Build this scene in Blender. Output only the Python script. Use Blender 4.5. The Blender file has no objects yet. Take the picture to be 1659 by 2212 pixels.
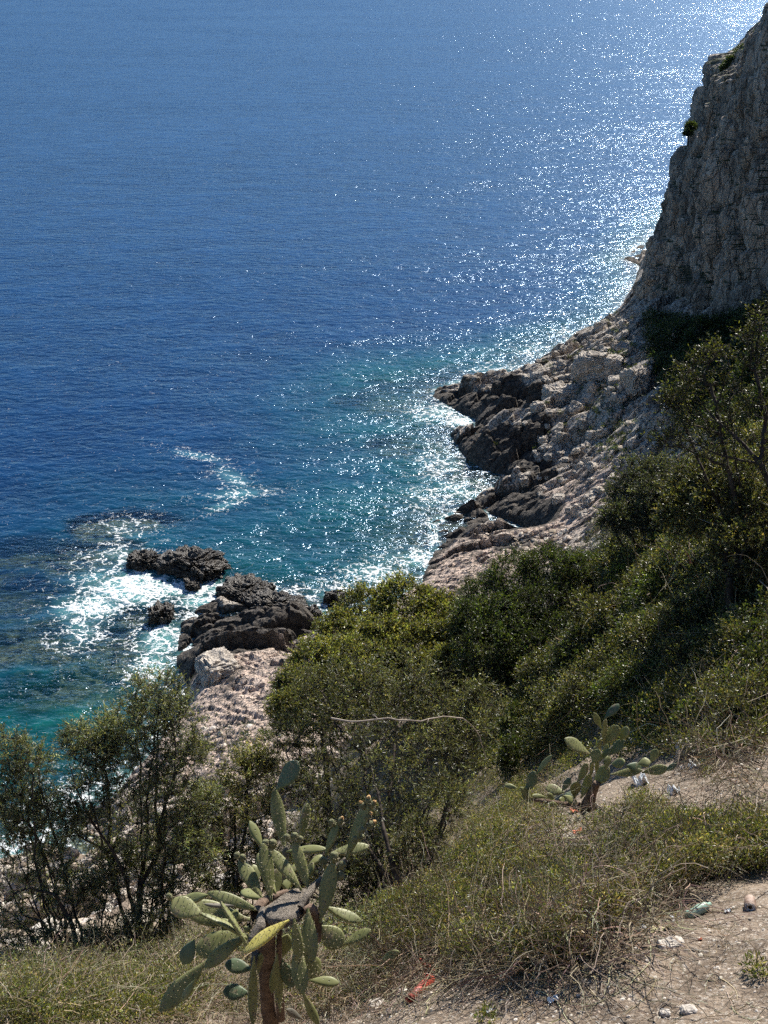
import bpy, math, random
import numpy as np
from mathutils import Vector, Matrix
R = math.radians
scn = bpy.context.scene
COL = scn.collection

# ------------------------------------------------------------------ camera
CAM_H, PITCH, FOVV = 60.0, 25.0, 44.0
cam_d = bpy.data.cameras.new('camera'); cam = bpy.data.objects.new('camera', cam_d); COL.objects.link(cam)
cam.location = (0, 0, CAM_H); cam.rotation_euler = (R(90 - PITCH), 0, 0)
cam_d.sensor_fit = 'VERTICAL'; cam_d.sensor_height = 24; cam_d.lens = 12 / math.tan(R(FOVV / 2))
cam_d.clip_start = 0.1; cam_d.clip_end = 20000
scn.camera = cam

# ------------------------------------------------------------------ light
SUN_AZ, SUN_EL = 24.3, 38.0
w = bpy.data.worlds.new('World'); scn.world = w; w.use_nodes = True
nt = w.node_tree; bg = nt.nodes['Background']
sky = nt.nodes.new('ShaderNodeTexSky'); sky.sky_type = 'NISHITA'; sky.sun_disc = False
sky.sun_elevation = R(SUN_EL); sky.sun_rotation = R(SUN_AZ)
sky.air_density = 1.0; sky.dust_density = 0.0; sky.ozone_density = 4.0
skt = nt.nodes.new('ShaderNodeMix'); skt.data_type = 'RGBA'; skt.blend_type = 'MULTIPLY'; skt.inputs[0].default_value = 1.0
skt.inputs[7].default_value = (.80, .93, 1.02, 1); nt.links.new(sky.outputs[0], skt.inputs[6]); nt.links.new(skt.outputs[2], bg.inputs[0]); bg.inputs[1].default_value = 0.063
sl = bpy.data.lights.new('sun', 'SUN'); sl.energy = 5.0; sl.angle = R(0.53); sl.color = (1.0, 0.94, 0.85)
so = bpy.data.objects.new('sun', sl); COL.objects.link(so)
TS = Vector((math.sin(R(SUN_AZ)) * math.cos(R(SUN_EL)), math.cos(R(SUN_AZ)) * math.cos(R(SUN_EL)), math.sin(R(SUN_EL))))
so.rotation_euler = TS.to_track_quat('Z', 'Y').to_euler(); so.location = TS * 100
scn.view_settings.view_transform = 'Standard'; scn.view_settings.look = 'None'
scn.view_settings.exposure = 1.02; scn.view_settings.gamma = 1.0
try:
    scn.view_settings.use_curve_mapping = False
except Exception:
    pass
scn.cycles.use_denoising = False; scn.cycles.adaptive_threshold = 0.04; scn.cycles.max_bounces = 6; scn.cycles.transparent_max_bounces = 12
scn.cycles.diffuse_bounces = 2; scn.cycles.glossy_bounces = 2; scn.cycles.transmission_bounces = 3
scn.cycles.caustics_reflective = False; scn.cycles.caustics_refractive = False

# ------------------------------------------------------------------ geometry helpers
F = 1106 / math.tan(R(FOVV / 2)); CP, SP = math.cos(R(PITCH)), math.sin(R(PITCH))
def ray(px, py):
    u = (px - 829.5) / F; v = (1106 - py) / F
    return np.array([u, CP + v * SP, -SP + v * CP])
def PZ(px, py, z=0.0):
    d = ray(px, py); return np.array([0, 0, CAM_H]) + d * ((z - CAM_H) / d[2])
def PY(px, py, Y):
    d = ray(px, py); return np.array([0, 0, CAM_H]) + d * (Y / d[1])
def PT(px, py, t):
    return np.array([0, 0, CAM_H]) + ray(px, py) * t

def hsh(ix, iy, iz, seed):
    h = (ix.astype(np.int64) * 374761393 + iy.astype(np.int64) * 668265263 + iz.astype(np.int64) * 2147483647 + seed * 974711) & 0xFFFFFFFF
    h = ((h ^ (h >> 13)) * 1274126177) & 0xFFFFFFFF
    h = ((h ^ (h >> 16)) * 2246822519) & 0xFFFFFFFF
    h = h ^ (h >> 15)
    return (h & 0xFFFFFF) / float(0x1000000)
def vn(x, y, z, seed=0):
    ix, iy, iz = np.floor(x), np.floor(y), np.floor(z)
    fx, fy, fz = x - ix, y - iy, z - iz
    fx = fx * fx * (3 - 2 * fx); fy = fy * fy * (3 - 2 * fy); fz = fz * fz * (3 - 2 * fz)
    r = 0
    for a in (0, 1):
        for b in (0, 1):
            for c in (0, 1):
                r = r + hsh(ix + a, iy + b, iz + c, seed) * (fx if a else 1 - fx) * (fy if b else 1 - fy) * (fz if c else 1 - fz)
    return r * 2 - 1
def vn2(x, y, seed=0):
    ix, iy = np.floor(x), np.floor(y); z = np.zeros_like(ix)
    fx, fy = x - ix, y - iy
    fx = fx * fx * (3 - 2 * fx); fy = fy * fy * (3 - 2 * fy)
    r = 0
    for a in (0, 1):
        for b in (0, 1):
            r = r + hsh(ix + a, iy + b, z, seed) * (fx if a else 1 - fx) * (fy if b else 1 - fy)
    return r * 2 - 1
def fbm2(x, y, o=4, seed=0, g=0.5):
    r = 0; a = 1.0
    for i in range(o):
        r = r + a * vn2(x, y, seed + i * 17); x = x * 2.03 + 3.1; y = y * 2.03 - 1.7; a *= g
    return r
def fbm3(x, y, z, o=4, seed=0, g=0.5):
    r = 0; a = 1.0
    for i in range(o):
        r = r + a * vn(x, y, z, seed + i * 17); x = x * 2.03 + 3.1; y = y * 2.03 - 1.7; z = z * 2.03 + 5.3; a *= g
    return r
def worley2(x, y, seed=0):
    ix, iy = np.floor(x), np.floor(y); zz = np.zeros_like(ix)
    f1 = np.full(x.shape, 9.0); f2 = np.full(x.shape, 9.0)
    rnd = np.zeros(x.shape); lx = np.zeros(x.shape); ly = np.zeros(x.shape)
    for a in (-1, 0, 1):
        for b in (-1, 0, 1):
            cx, cy = ix + a, iy + b
            dx = x - (cx + hsh(cx, cy, zz, seed)); dy = y - (cy + hsh(cx, cy, zz + 1, seed))
            d = np.sqrt(dx * dx + dy * dy)
            n = d < f1
            f2 = np.where(n, f1, np.minimum(f2, d)); f1 = np.where(n, d, f1)
            rnd = np.where(n, hsh(cx, cy, zz + 2, seed), rnd); lx = np.where(n, dx, lx); ly = np.where(n, dy, ly)
    return f1, f2, rnd, lx, ly
def worley3(x, y, z, seed=0):
    ix, iy, iz = np.floor(x), np.floor(y), np.floor(z)
    f1 = np.full(x.shape, 9.0); f2 = np.full(x.shape, 9.0); rnd = np.zeros(x.shape)
    lx = np.zeros(x.shape); lz = np.zeros(x.shape)
    for a in (-1, 0, 1):
        for b in (-1, 0, 1):
            for c in (-1, 0, 1):
                cx, cy, cz = ix + a, iy + b, iz + c
                dx = x - (cx + hsh(cx, cy, cz, seed)); dy = y - (cy + hsh(cx, cy, cz, seed + 5)); dz = z - (cz + hsh(cx, cy, cz, seed + 9))
                d = np.sqrt(dx * dx + dy * dy + dz * dz)
                n = d < f1
                f2 = np.where(n, f1, np.minimum(f2, d)); f1 = np.where(n, d, f1)
                rnd = np.where(n, hsh(cx, cy, cz, seed + 13), rnd); lx = np.where(n, dx, lx); lz = np.where(n, dz, lz)
    return f1, f2, rnd, lx, lz
def blocks(x, y, S, seed, rot=0.4, asp=1.0, crack=0.35):
    c, s = math.cos(rot), math.sin(rot)
    X = (x * c + y * s) / S; Y = (-x * s + y * c) / (S * asp)
    X = X + 0.25 * vn2(X * 1.3, Y * 1.3, seed + 50); Y = Y + 0.25 * vn2(X * 1.3 + 9, Y * 1.3, seed + 51)
    f1, f2, r, lx, ly = worley2(X, Y, seed)
    g1 = (np.modf(r * 13.7)[0] - .5) * 1.4; g2 = (np.modf(r * 37.1)[0] - .5) * 1.4
    e = f2 - f1
    return S * ((r - .5) * 0.55 + 0.45 * (g1 * lx + g2 * ly) - crack * np.exp(-e / 0.09) - 0.12 * f1 * f1), e

def mesh_np(name, V, Fc, mat=None, parent=None, smooth=False, attrs=None, mats=None):
    """V (n,3); Fc (m,k) faces of one size; attrs: dict name -> (n,3) or (n,) per point"""
    V = np.asarray(V, dtype=np.float32); Fc = np.asarray(Fc, dtype=np.int32)
    me = bpy.data.meshes.new(name)
    k = Fc.shape[1]
    me.vertices.add(len(V)); me.vertices.foreach_set('co', V.ravel())
    me.loops.add(Fc.size); me.loops.foreach_set('vertex_index', Fc.ravel())
    me.polygons.add(len(Fc)); me.polygons.foreach_set('loop_start', np.arange(0, Fc.size, k, dtype=np.int32))
    me.polygons.foreach_set('loop_total', np.full(len(Fc), k, dtype=np.int32))
    me.polygons.foreach_set('use_smooth', np.full(len(Fc), bool(smooth)))
    if attrs:
        for an, av in attrs.items():
            av = np.asarray(av, dtype=np.float32)
            if av.ndim == 1:
                at = me.attributes.new(an, 'FLOAT', 'POINT'); at.data.foreach_set('value', av)
            else:
                at = me.attributes.new(an, 'FLOAT_COLOR', 'POINT')
                c4 = np.ones((len(V), 4), dtype=np.float32); c4[:, :3] = av; at.data.foreach_set('color', c4.ravel())
    me.update(calc_edges=True)
    if mat: me.materials.append(mat)
    o = bpy.data.objects.new(name, me); COL.objects.link(o)
    if parent is not None: o.parent = parent
    return o
def grid_faces(nr, nc):
    i = np.arange(nr - 1)[:, None] * nc + np.arange(nc - 1)[None, :]
    return np.stack([i, i + 1, i + nc + 1, i + nc], -1).reshape(-1, 4)
def tag(o, label=None, cat=None, group=None, kind=None):
    if label: o['label'] = label
    if cat: o['category'] = cat
    if group: o['group'] = group
    if kind: o['kind'] = kind
    return o
def empty(name, loc, label=None, cat=None, group=None):
    o = bpy.data.objects.new(name, None); COL.objects.link(o); o.location = tuple(loc); o.empty_display_size = 0.2
    return tag(o, label, cat, group)

class Tubes:
    """collects tapered tubes as quads"""
    def __init__(s): s.V = []; s.Q = []; s.C = []; s.n = 0
    def add(s, pts, rad, k=5, col=None):
        pts = np.asarray(pts, float); m = len(pts); rad = np.broadcast_to(np.asarray(rad, float), (m,))
        T = np.gradient(pts, axis=0); T /= np.linalg.norm(T, axis=1)[:, None] + 1e-9
        up = np.array([0.13, 0.27, 0.95]) if abs(T[0][2]) < .9 else np.array([0.95, .2, .1])
        A = np.cross(T, up); A /= np.linalg.norm(A, axis=1)[:, None] + 1e-9; B = np.cross(T, A)
        th = np.arange(k) * 2 * math.pi / k
        ring = pts[:, None, :] + rad[:, None, None] * (np.cos(th)[None, :, None] * A[:, None, :] + np.sin(th)[None, :, None] * B[:, None, :])
        s.V.append(ring.reshape(-1, 3))
        i = np.arange(m - 1)[:, None] * k + np.arange(k)[None, :]; j = np.arange(m - 1)[:, None] * k + (np.arange(k) + 1)[None, :] % k
        s.Q.append(np.stack([i, j, j + k, i + k], -1).reshape(-1, 4) + s.n)
        if col is not None: s.C.append(np.tile(np.asarray(col, float)[None, :], (m * k, 1)))
        s.n += m * k
    def build(s, name, mat, parent=None, origin=None):
        V = np.concatenate(s.V)
        if origin is not None: V = V - np.asarray(origin)
        at = {'Col': np.concatenate(s.C)} if s.C else None
        return mesh_np(name, V, np.concatenate(s.Q), mat, parent, smooth=True, attrs=at)

def leaves(cen, dirs, length, width, rng, spread=0.9, fold=0.15):
    """one bent rhombic leaf (2 triangles as a quad) at each centre; dirs = preferred direction"""
    n = len(cen)
    d = dirs + spread * rng.normal(size=(n, 3)); d /= np.linalg.norm(d, axis=1)[:, None] + 1e-9
    q = rng.normal(size=(n, 3)); s = np.cross(d, q); s /= np.linalg.norm(s, axis=1)[:, None] + 1e-9
    nn = np.cross(d, s)
    L = (length * rng.uniform(.6, 1.25, n))[:, None]; W = (width * rng.uniform(.7, 1.25, n))[:, None]
    a = cen; b = cen + d * L * .5 + s * W * .5 + nn * L * fold * .5; c = cen + d * L; e = cen + d * L * .5 - s * W * .5 + nn * L * fold * .5
    V = np.stack([a, b, c, e], 1).reshape(-1, 3)
    Q = np.arange(4 * n).reshape(-1, 4)
    return V, Q

# ------------------------------------------------------------------ materials
def newmat(name):
    m = bpy.data.materials.new(name); m.use_nodes = True
    n = m.node_tree; n.nodes.clear()
    return m, n, n.nodes.new('ShaderNodeOutputMaterial')
class NB:
    def __init__(s, nt): s.nt = nt
    def n(s, t, **kw):
        x = s.nt.nodes.new(t)
        for k, v in kw.items():
            setattr(x, k, v)
        return x
    def set(s, inp, v):
        if hasattr(v, 'is_linked') or isinstance(v, bpy.types.NodeSocket): s.nt.links.new(v, inp)
        elif isinstance(v, (tuple, list)) and len(v) == 3 and inp.type == 'RGBA': inp.default_value = (*v, 1)
        else: inp.default_value = v
    def math(s, op, a, b=None, c=None, clamp=False):
        x = s.n('ShaderNodeMath', operation=op, use_clamp=clamp); s.set(x.inputs[0], a)
        if b is not None: s.set(x.inputs[1], b)
        if c is not None: s.set(x.inputs[2], c)
        return x.outputs[0]
    def vm(s, op, a, b=None, scale=None):
        x = s.n('ShaderNodeVectorMath', operation=op); s.set(x.inputs[0], a)
        if b is not None: s.set(x.inputs[1], b)
        if scale is not None: s.set(x.inputs[3], scale)
        return x.outputs['Value'] if op in ('LENGTH', 'DOT_PRODUCT') else x.outputs[0]
    def mix(s, f, a, b, blend='MIX'):
        x = s.n('ShaderNodeMix', data_type='RGBA', blend_type=blend); s.set(x.inputs[0], f); s.set(x.inputs[6], a); s.set(x.inputs[7], b)
        return x.outputs[2]
    def noise(s, vec, scale, detail=4, rough=.55, out=0, dist=0.0):
        x = s.n('ShaderNodeTexNoise'); s.set(x.inputs['Vector'], vec); x.inputs['Scale'].default_value = scale
        x.inputs['Detail'].default_value = detail; x.inputs['Roughness'].default_value = rough; x.inputs['Distortion'].default_value = dist
        return x.outputs[out]
    def voro(s, vec, scale, feature='F1', rnd=1.0, out='Distance'):
        x = s.n('ShaderNodeTexVoronoi', feature=feature); s.set(x.inputs['Vector'], vec); x.inputs['Scale'].default_value = scale
        x.inputs['Randomness'].default_value = rnd
        return x.outputs[out]
    def ramp(s, f, lo, hi, a=0.0, b=1.0):
        x = s.n('ShaderNodeMapRange', clamp=True); x.interpolation_type = 'SMOOTHSTEP'
        s.set(x.inputs[0], f); x.inputs[1].default_value = lo; x.inputs[2].default_value = hi; x.inputs[3].default_value = a; x.inputs[4].default_value = b
        return x.outputs[0]
    def attr(s, name, out='Fac'):
        x = s.n('ShaderNodeAttribute', attribute_name=name); return x.outputs[out]
    def pos(s, scale=None):
        g = s.n('ShaderNodeNewGeometry').outputs['Position']
        if scale: return s.vm('MULTIPLY', g, tuple(scale))
        return g
    def bump(s, h, strength, dist):
        x = s.n('ShaderNodeBump'); s.set(x.inputs['Height'], h); x.inputs['Strength'].default_value = strength; x.inputs['Distance'].default_value = dist
        return x.outputs[0]
    def bsdf(s, col, rough=.8, spec=.3, normal=None):
        x = s.n('ShaderNodeBsdfPrincipled'); s.set(x.inputs['Base Color'], col); s.set(x.inputs['Roughness'], rough)
        x.inputs['Specular IOR Level'].default_value = spec
        if normal is not None: s.nt.links.new(normal, x.inputs['Normal'])
        return x

def leaf_mat(name, transl=0.45, rough=.42, spec=.5):
    m, nt, out = newmat(name); b = NB(nt)
    col = b.attr('Col', 'Color')
    p = b.bsdf(col, rough, spec)
    t = b.n('ShaderNodeBsdfTranslucent'); tc = b.mix(1.0, col, (1.25, 1.2, .45), 'MULTIPLY'); b.set(t.inputs[0], tc)
    mx = b.n('ShaderNodeMixShader'); mx.inputs[0].default_value = transl
    nt.links.new(p.outputs[0], mx.inputs[1]); nt.links.new(t.outputs[0], mx.inputs[2]); nt.links.new(mx.outputs[0], out.inputs[0])
    return m
def simple_mat(name, c1, c2, scale=8, rough=.8, spec=.3, bump=.4, bdist=.01, obj=True, detail=5, attr=False):
    m, nt, out = newmat(name); b = NB(nt)
    v = b.n('ShaderNodeTexCoord').outputs['Object'] if obj else b.pos()
    f = b.noise(v, scale, detail, .6)
    col = b.mix(b.ramp(f, .32, .68), c1, c2)
    if attr: col = b.mix(1.0, col, b.attr('Col', 'Color'), 'MULTIPLY')
    nrm = b.bump(b.noise(v, scale * 3, 4, .6), bump, bdist)
    p = b.bsdf(col, rough, spec, nrm); nt.links.new(p.outputs[0], out.inputs[0])
    return m
M = {}
M['leaf'] = leaf_mat('foliage_leaf', .40)
M['dryleaf'] = leaf_mat('dry_stem', .2, .7, .2)
M['bark'] = simple_mat('bark_dark', (.028, .021, .016), (.07, .055, .045), 9, .9, .2)
M['deadwood'] = simple_mat('dead_wood', (.22, .18, .14), (.38, .32, .26), 14, .85, .2)

def rock_nodes(b, pos, sc=1.0):
    """pale limestone colour + bump height in world space"""
    n1 = b.noise(pos, .35 * sc, 3, .6); n2 = b.noise(pos, 2.2 * sc, 4, .65); n3 = b.noise(pos, 9 * sc, 2, .6)
    v = b.voro(b.vm('ADD', pos, b.vm('SCALE', b.noise(pos, .8 * sc, 3, .5, 1), None, .8)), 1.1 * sc, 'DISTANCE_TO_EDGE')
    v2 = b.voro(pos, 3.7 * sc, 'DISTANCE_TO_EDGE')
    return n1, n2, n3, v, v2

# terrain material: R = dark (black lichen / wet band), G = soil, B = submerged
def terrain_mat(name):
    m, nt, out = newmat(name); b = NB(nt); pos = b.pos()
    at = b.n('ShaderNodeSeparateColor'); nt.links.new(b.attr('Col', 'Color'), at.inputs[0])
    dark, soil, sub = at.outputs[0], at.outputs[1], at.outputs[2]
    n1, n2, n3, v, v2 = rock_nodes(b, pos)
    pale = b.mix(b.ramp(n1, .35, .65), (.43, .39, .335), (.52, .44, .37))
    pale = b.mix(b.ramp(n2, .40, .72), pale, (.64, .57, .49))
    pale = b.mix(b.ramp(n3, .56, .72, 0, .5), pale, (.12, .11, .10))
    pale = b.mix(b.math('MULTIPLY', b.attr('slab'), .75), pale, b.mix(b.ramp(n2, .35, .7), (.50, .365, .29), (.64, .50, .41)))
    crack = b.ramp(v, .0, .05, 1, 0); crack2 = b.ramp(v2, .0, .07, .55, 0)
    pale = b.mix(b.math('MAXIMUM', crack, crack2), pale, (.09, .08, .07))
    blk = b.mix(b.ramp(n2, .35, .7), (.034, .030, .027), (.125, .106, .088))
    df = b.ramp(b.math('ADD', b.math('ADD', dark, b.math('MULTIPLY', b.math('SUBTRACT', n2, .5), 1.1)), b.math('MULTIPLY', b.math('SUBTRACT', n1, .5), .8)), .28, .62)
    col = b.mix(df, pale, blk)
    alg = b.mix(b.ramp(b.noise(pos, 1.2, 6, .7), .38, .64), (.025, .032, .02), (.20, .16, .095))
    col = b.mix(sub, col, alg)
    # soil: grey-brown dust with pale grit
    s1 = b.noise(pos, 3.5, 6, .65); s2 = b.noise(pos, 38, 4, .7)
    sc_ = b.mix(b.ramp(s1, .35, .66), (.125, .092, .064), (.26, .20, .145))
    sc_ = b.mix(b.ramp(s2, .50, .68, 0, .75), sc_, (.40, .36, .31))
    sc_ = b.mix(b.ramp(s2, .32, .46, .7, 0), sc_, (.05, .038, .03))
    col = b.mix(soil, col, sc_)
    hr = b.math('ADD', b.math('MULTIPLY', n2, .55), b.math('MULTIPLY', n3, .14))
    hr = b.math('SUBTRACT', hr, b.math('ADD', b.math('MULTIPLY', crack, .35), b.math('MULTIPLY', crack2, .12)))
    hs = b.math('MULTIPLY', s2, .05)
    h = b.n('ShaderNodeMix', data_type='FLOAT'); b.set(h.inputs[0], soil); b.set(h.inputs[2], hr); b.set(h.inputs[3], hs)
    nrm = b.bump(h.outputs[0], .9, .6)
    p = b.bsdf(col, .85, .25, nrm); nt.links.new(p.outputs[0], out.inputs[0])
    return m
M['terrain'] = terrain_mat('limestone_and_soil')

def loose_rock(name, ca, cb, darkc, sc, rough=.85, vor=True):
    m, nt, out = newmat(name); b = NB(nt); pos = b.pos()
    n1, n2, n3, v, v2 = rock_nodes(b, pos, sc)
    col = b.mix(b.ramp(n2, .35, .68), ca, cb)
    col = b.mix(b.ramp(n3, .56, .72, 0, .6), col, darkc)
    if vor: col = b.mix(b.ramp(v2, 0, .06, .7, 0), col, darkc)
    h = b.math('ADD', b.math('MULTIPLY', n2, .6), b.math('MULTIPLY', n3, .2))
    if vor: h = b.math('SUBTRACT', h, b.ramp(v2, 0, .08, .2, 0))
    p = b.bsdf(col, rough, .3, b.bump(h, .9, (.45 if sc < 5 else .12) / sc)); nt.links.new(p.outputs[0], out.inputs[0])
    return m
M['blackrock'] = loose_rock('dark_wet_rock', (.030, .026, .022), (.105, .088, .07), (.010, .009, .008), 1.3, .45)
M['palerock'] = loose_rock('pale_limestone', (.42, .375, .32), (.58, .51, .43), (.2, .17, .15), 1.4)
M['stone'] = loose_rock('small_stone', (.38, .34, .29), (.55, .50, .44), (.2, .17, .14), 14, vor=False)
# ------------------------------------------------------------------ coast and terrain
coast_px = [(0, 1870), (60, 1815), (150, 1775), (240, 1735), (320, 1640), (400, 1540), (408, 1480), (384, 1430), (388, 1350), (430, 1315), (480, 1300),
            (540, 1315), (620, 1330), (672, 1325), (690, 1375), (760, 1370), (850, 1300), (915, 1262), (918, 1235), (938, 1195), (930, 1130), (985, 1105), (1030, 1085), (1060, 1128), (1110, 1152),
            (1165, 1158), (1120, 1130), (1050, 1105), (1026, 1078), (1052, 1058), (1105, 1042), (1160, 1052), (1105, 1030), (1045, 1012), (1005, 985), (975, 940), (1030, 925), (1030, 905), (975, 880), (936, 856), (945, 838), (990, 822),
            (1075, 830), (1110, 826), (1135, 806), (1185, 765), (1225, 735), (1270, 712), (1325, 690), (1352, 652), (1374, 610), (1384, 575)]
S = [PZ(*p)[:2] for p in coast_px]
S = [np.array([-90, 40]), np.array([-60, 58]), np.array([-40, 66])] + S + [np.array(q) for q in ((47, 246), (54, 262), (75, 300), (160, 330), (160, -60), (-90, -60))]
S = np.array(S)
def sdist(x, y):
    """signed distance to the coast polygon, positive on land"""
    best = np.full(x.shape, 1e9); ins = np.zeros(x.shape, bool)
    n = len(S)
    for i in range(n):
        ax, ay = S[i]; bx, by = S[(i + 1) % n]
        vx, vy = bx - ax, by - ay
        t = np.clip(((x - ax) * vx + (y - ay) * vy) / (vx * vx + vy * vy), 0, 1)
        d = (x - ax - t * vx) ** 2 + (y - ay - t * vy) ** 2
        best = np.minimum(best, d)
        cr = (ay > y) != (by > y)
        xi = ax + (y - ay) * vx / (vy if abs(vy) > 1e-9 else 1e-9)
        ins ^= cr & (x < xi)
    d = np.sqrt(best)
    return np.where(ins, d, -d)

ctl = []
def c(*a): ctl.append(tuple(float(q) for q in a))
for px, py, Y in [(829, 2212, 4.6), (1300, 2212, 4.2), (1659, 2212, 3.9), (1620, 1957, 5.2), (1435, 2015, 4.9), (1500, 1975, 5.1), (900, 2130, 5.2),
                  (590, 2235, 6.0), (100, 2160, 6.5), (0, 2212, 5.9), (300, 2190, 6.3), (1270, 1745, 9.3), (1600, 1700, 8.6), (1400, 1760, 8.6), (1659, 1620, 10), (1050, 1850, 8.0), (850, 1960, 7.6),
                  (1250, 1950, 6.2), (870, 1960, 9.0), (330, 2095, 9.5), (150, 2100, 9.6), (600, 2060, 8.6), (1659, 1800, 6.6)]:
    c(*PY(px, py, Y))
for q in [(-4, 1, 56.2), (0, 0, 58.2), (3, 0, 58.4), (-4, -8, 58.4), (3, -8, 58.4), (10, 0, 60), (12, -8, 62), (10, 8, 58), (-8, 6, 53), (-10, 2, 56),
          (-5, 14, 46.5), (-2, 15, 46.5), (1, 15, 47.5), (3.2, 14, 50), (5.5, 14, 52.2), (9, 15, 55),
          (-7, 22, 37.5), (-2, 22, 39.5), (1, 22, 43), (5, 22, 47.6), (9, 22, 52), (15, 22, 57),
          (-12, 34, 26), (-4, 34, 28), (0, 30, 40.2), (3, 32, 39), (7, 32, 42), (13, 32, 49), (22, 34, 57),
          (-16, 45, 16.5), (-6, 45, 18), (1, 42, 26), (8, 44, 30), (15, 46, 38), (25, 50, 50),
          (4, 58, 14), (10, 60, 18), (18, 62, 27), (28, 66, 40), (12, 80, 8), (18, 85, 11), (26, 90, 22), (36, 100, 36),
          (-18, 56, 8), (-13, 58, 9), (-9, 62, 9.5), (-3, 62, 10), (2, 75, 7)]:
    c(*q)
for px, py, z in [(200, 1800, 1.5), (100, 1880, 2.5), (500, 1650, 7), (560, 1560, 6.5), (470, 1460, 3.5), (420, 1520, 2.5), (600, 1450, 5), (450, 1370, 2.2), (540, 1370, 2.4), (640, 1370, 2.2), (660, 1450, 5), (430, 1420, 2.6),
                  (1000, 1280, 4.5), (960, 1230, 1.8), (1060, 1220, 3.6), (1130, 1200, 4), (1020, 1150, 1.4), (1240, 1200, 6), (1230, 1120, 4), (1140, 1100, 2.6), (1080, 1080, 2.0), (1300, 1110, 7), (1330, 1040, 7.5),
                  (1200, 1000, 2.8), (1100, 1000, 2.0), (1060, 960, 2.6), (1150, 940, 3.4), (1250, 930, 5), (1350, 950, 8), (1000, 850, 2.4), (1080, 860, 3.0), (1150, 860, 4), (1230, 850, 6), (1330, 850, 9),
                  (1200, 790, 3), (1290, 760, 6), (1370, 780, 10), (1380, 700, 8), (1340, 700, 3), (1450, 950, 12), (1500, 850, 15), (1400, 650, 6), (1500, 720, 14), (1600, 720, 16), (1640, 800, 20), (1600, 900, 19)]:
    c(*PZ(px, py, z))
for q in [(45, 225, 4), (50, 245, 1), (60, 230, 10), (60, 180, 20), (75, 150, 30), (90, 130, 40), (100, 80, 60), (140, 200, 60), (-40, 50, 10), (-70, 40, 12), (-30, 45, 14), (-30, 30, 30), (-60, 10, 50), (60, 30, 75), (120, 10, 90)]:
    c(*q)
ctl = np.array(ctl)
def kern(r2): return np.sqrt(r2 + 0.8)
n_ = len(ctl)
A_ = np.zeros((n_ + 3, n_ + 3)); r2 = ((ctl[:, None, :2] - ctl[None, :, :2]) ** 2).sum(-1)
A_[:n_, :n_] = kern(r2) + np.eye(n_) * -0.02; A_[:n_, n_] = 1; A_[:n_, n_ + 1:] = ctl[:, :2]; A_[n_, :n_] = 1; A_[n_ + 1:, :n_] = ctl[:, :2].T
W_ = np.linalg.solve(A_, np.concatenate([ctl[:, 2], np.zeros(3)]))
def rbf(x, y):
    r = W_[n_] + W_[n_ + 1] * x + W_[n_ + 2] * y
    for i in range(n_):
        r = r + W_[i] * kern((x - ctl[i, 0]) ** 2 + (y - ctl[i, 1]) ** 2)
    return r
sst = lambda e0, e1, x: (lambda t: t * t * (3 - 2 * t))(np.clip((x - e0) / (e1 - e0), 0, 1))
reefs = [(60, 1290, 12, 5, 1.1), (110, 1200, 9, 4, .9), (20, 1400, 8, 5, .8), (250, 1130, 6, 3.2, .35), (210, 1190, 5, 3, .5), (170, 1400, 8, 4, .6), (270, 1400, 6, 4, .35), (60, 1180, 7, 3, 1.0),
         (230, 1480, 7, 3, .9), (120, 1500, 8, 3, 1.3), (300, 1330, 4, 3, .4), (850, 860, 8, 6, 1.2), (900, 960, 6, 5, 1.0), (650, 1290, 5, 3, .5), (1000, 1010, 4, 5, .3)]
def depth_fn(x, y, d):
    """water depth (positive) outside the coast"""
    dep = 0.35 + 0.30 * np.maximum(-d, 0)
    for px, py, rx, ry, top in reefs:
        p = PZ(px, py)
        e = ((x - p[0]) / rx) ** 2 + ((y - p[1]) / ry) ** 2 + 0.8 * fbm2(x * .22, y * .22, 4, int(px))
        dep = np.minimum(dep, top + .3 + 8 * sst(0.2, 3.6, e))
    return dep
darkb = [(970, 850, 6), (1060, 870, 6.5), (1130, 880, 5), (1035, 950, 5), (1080, 990, 6.5), (1150, 1010, 4.5), (1190, 1040, 3), (1090, 1080, 5.5), (1150, 1115, 4), (955, 1130, 3.2), (1010, 1112, 2.5), (1130, 950, 4.5), (1180, 900, 3.5),
         (440, 1365, 5), (500, 1330, 4.5), (560, 1345, 4.5), (620, 1340, 4), (655, 1345, 2.5), (420, 1410, 3.2), (500, 1385, 4), (1110, 1180, 2.5), (1150, 800, 3)]
darkw = [(*PZ(a, b, 2.0)[:2], r * (.86 if a > 800 else .95)) for a, b, r in darkb]
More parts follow.
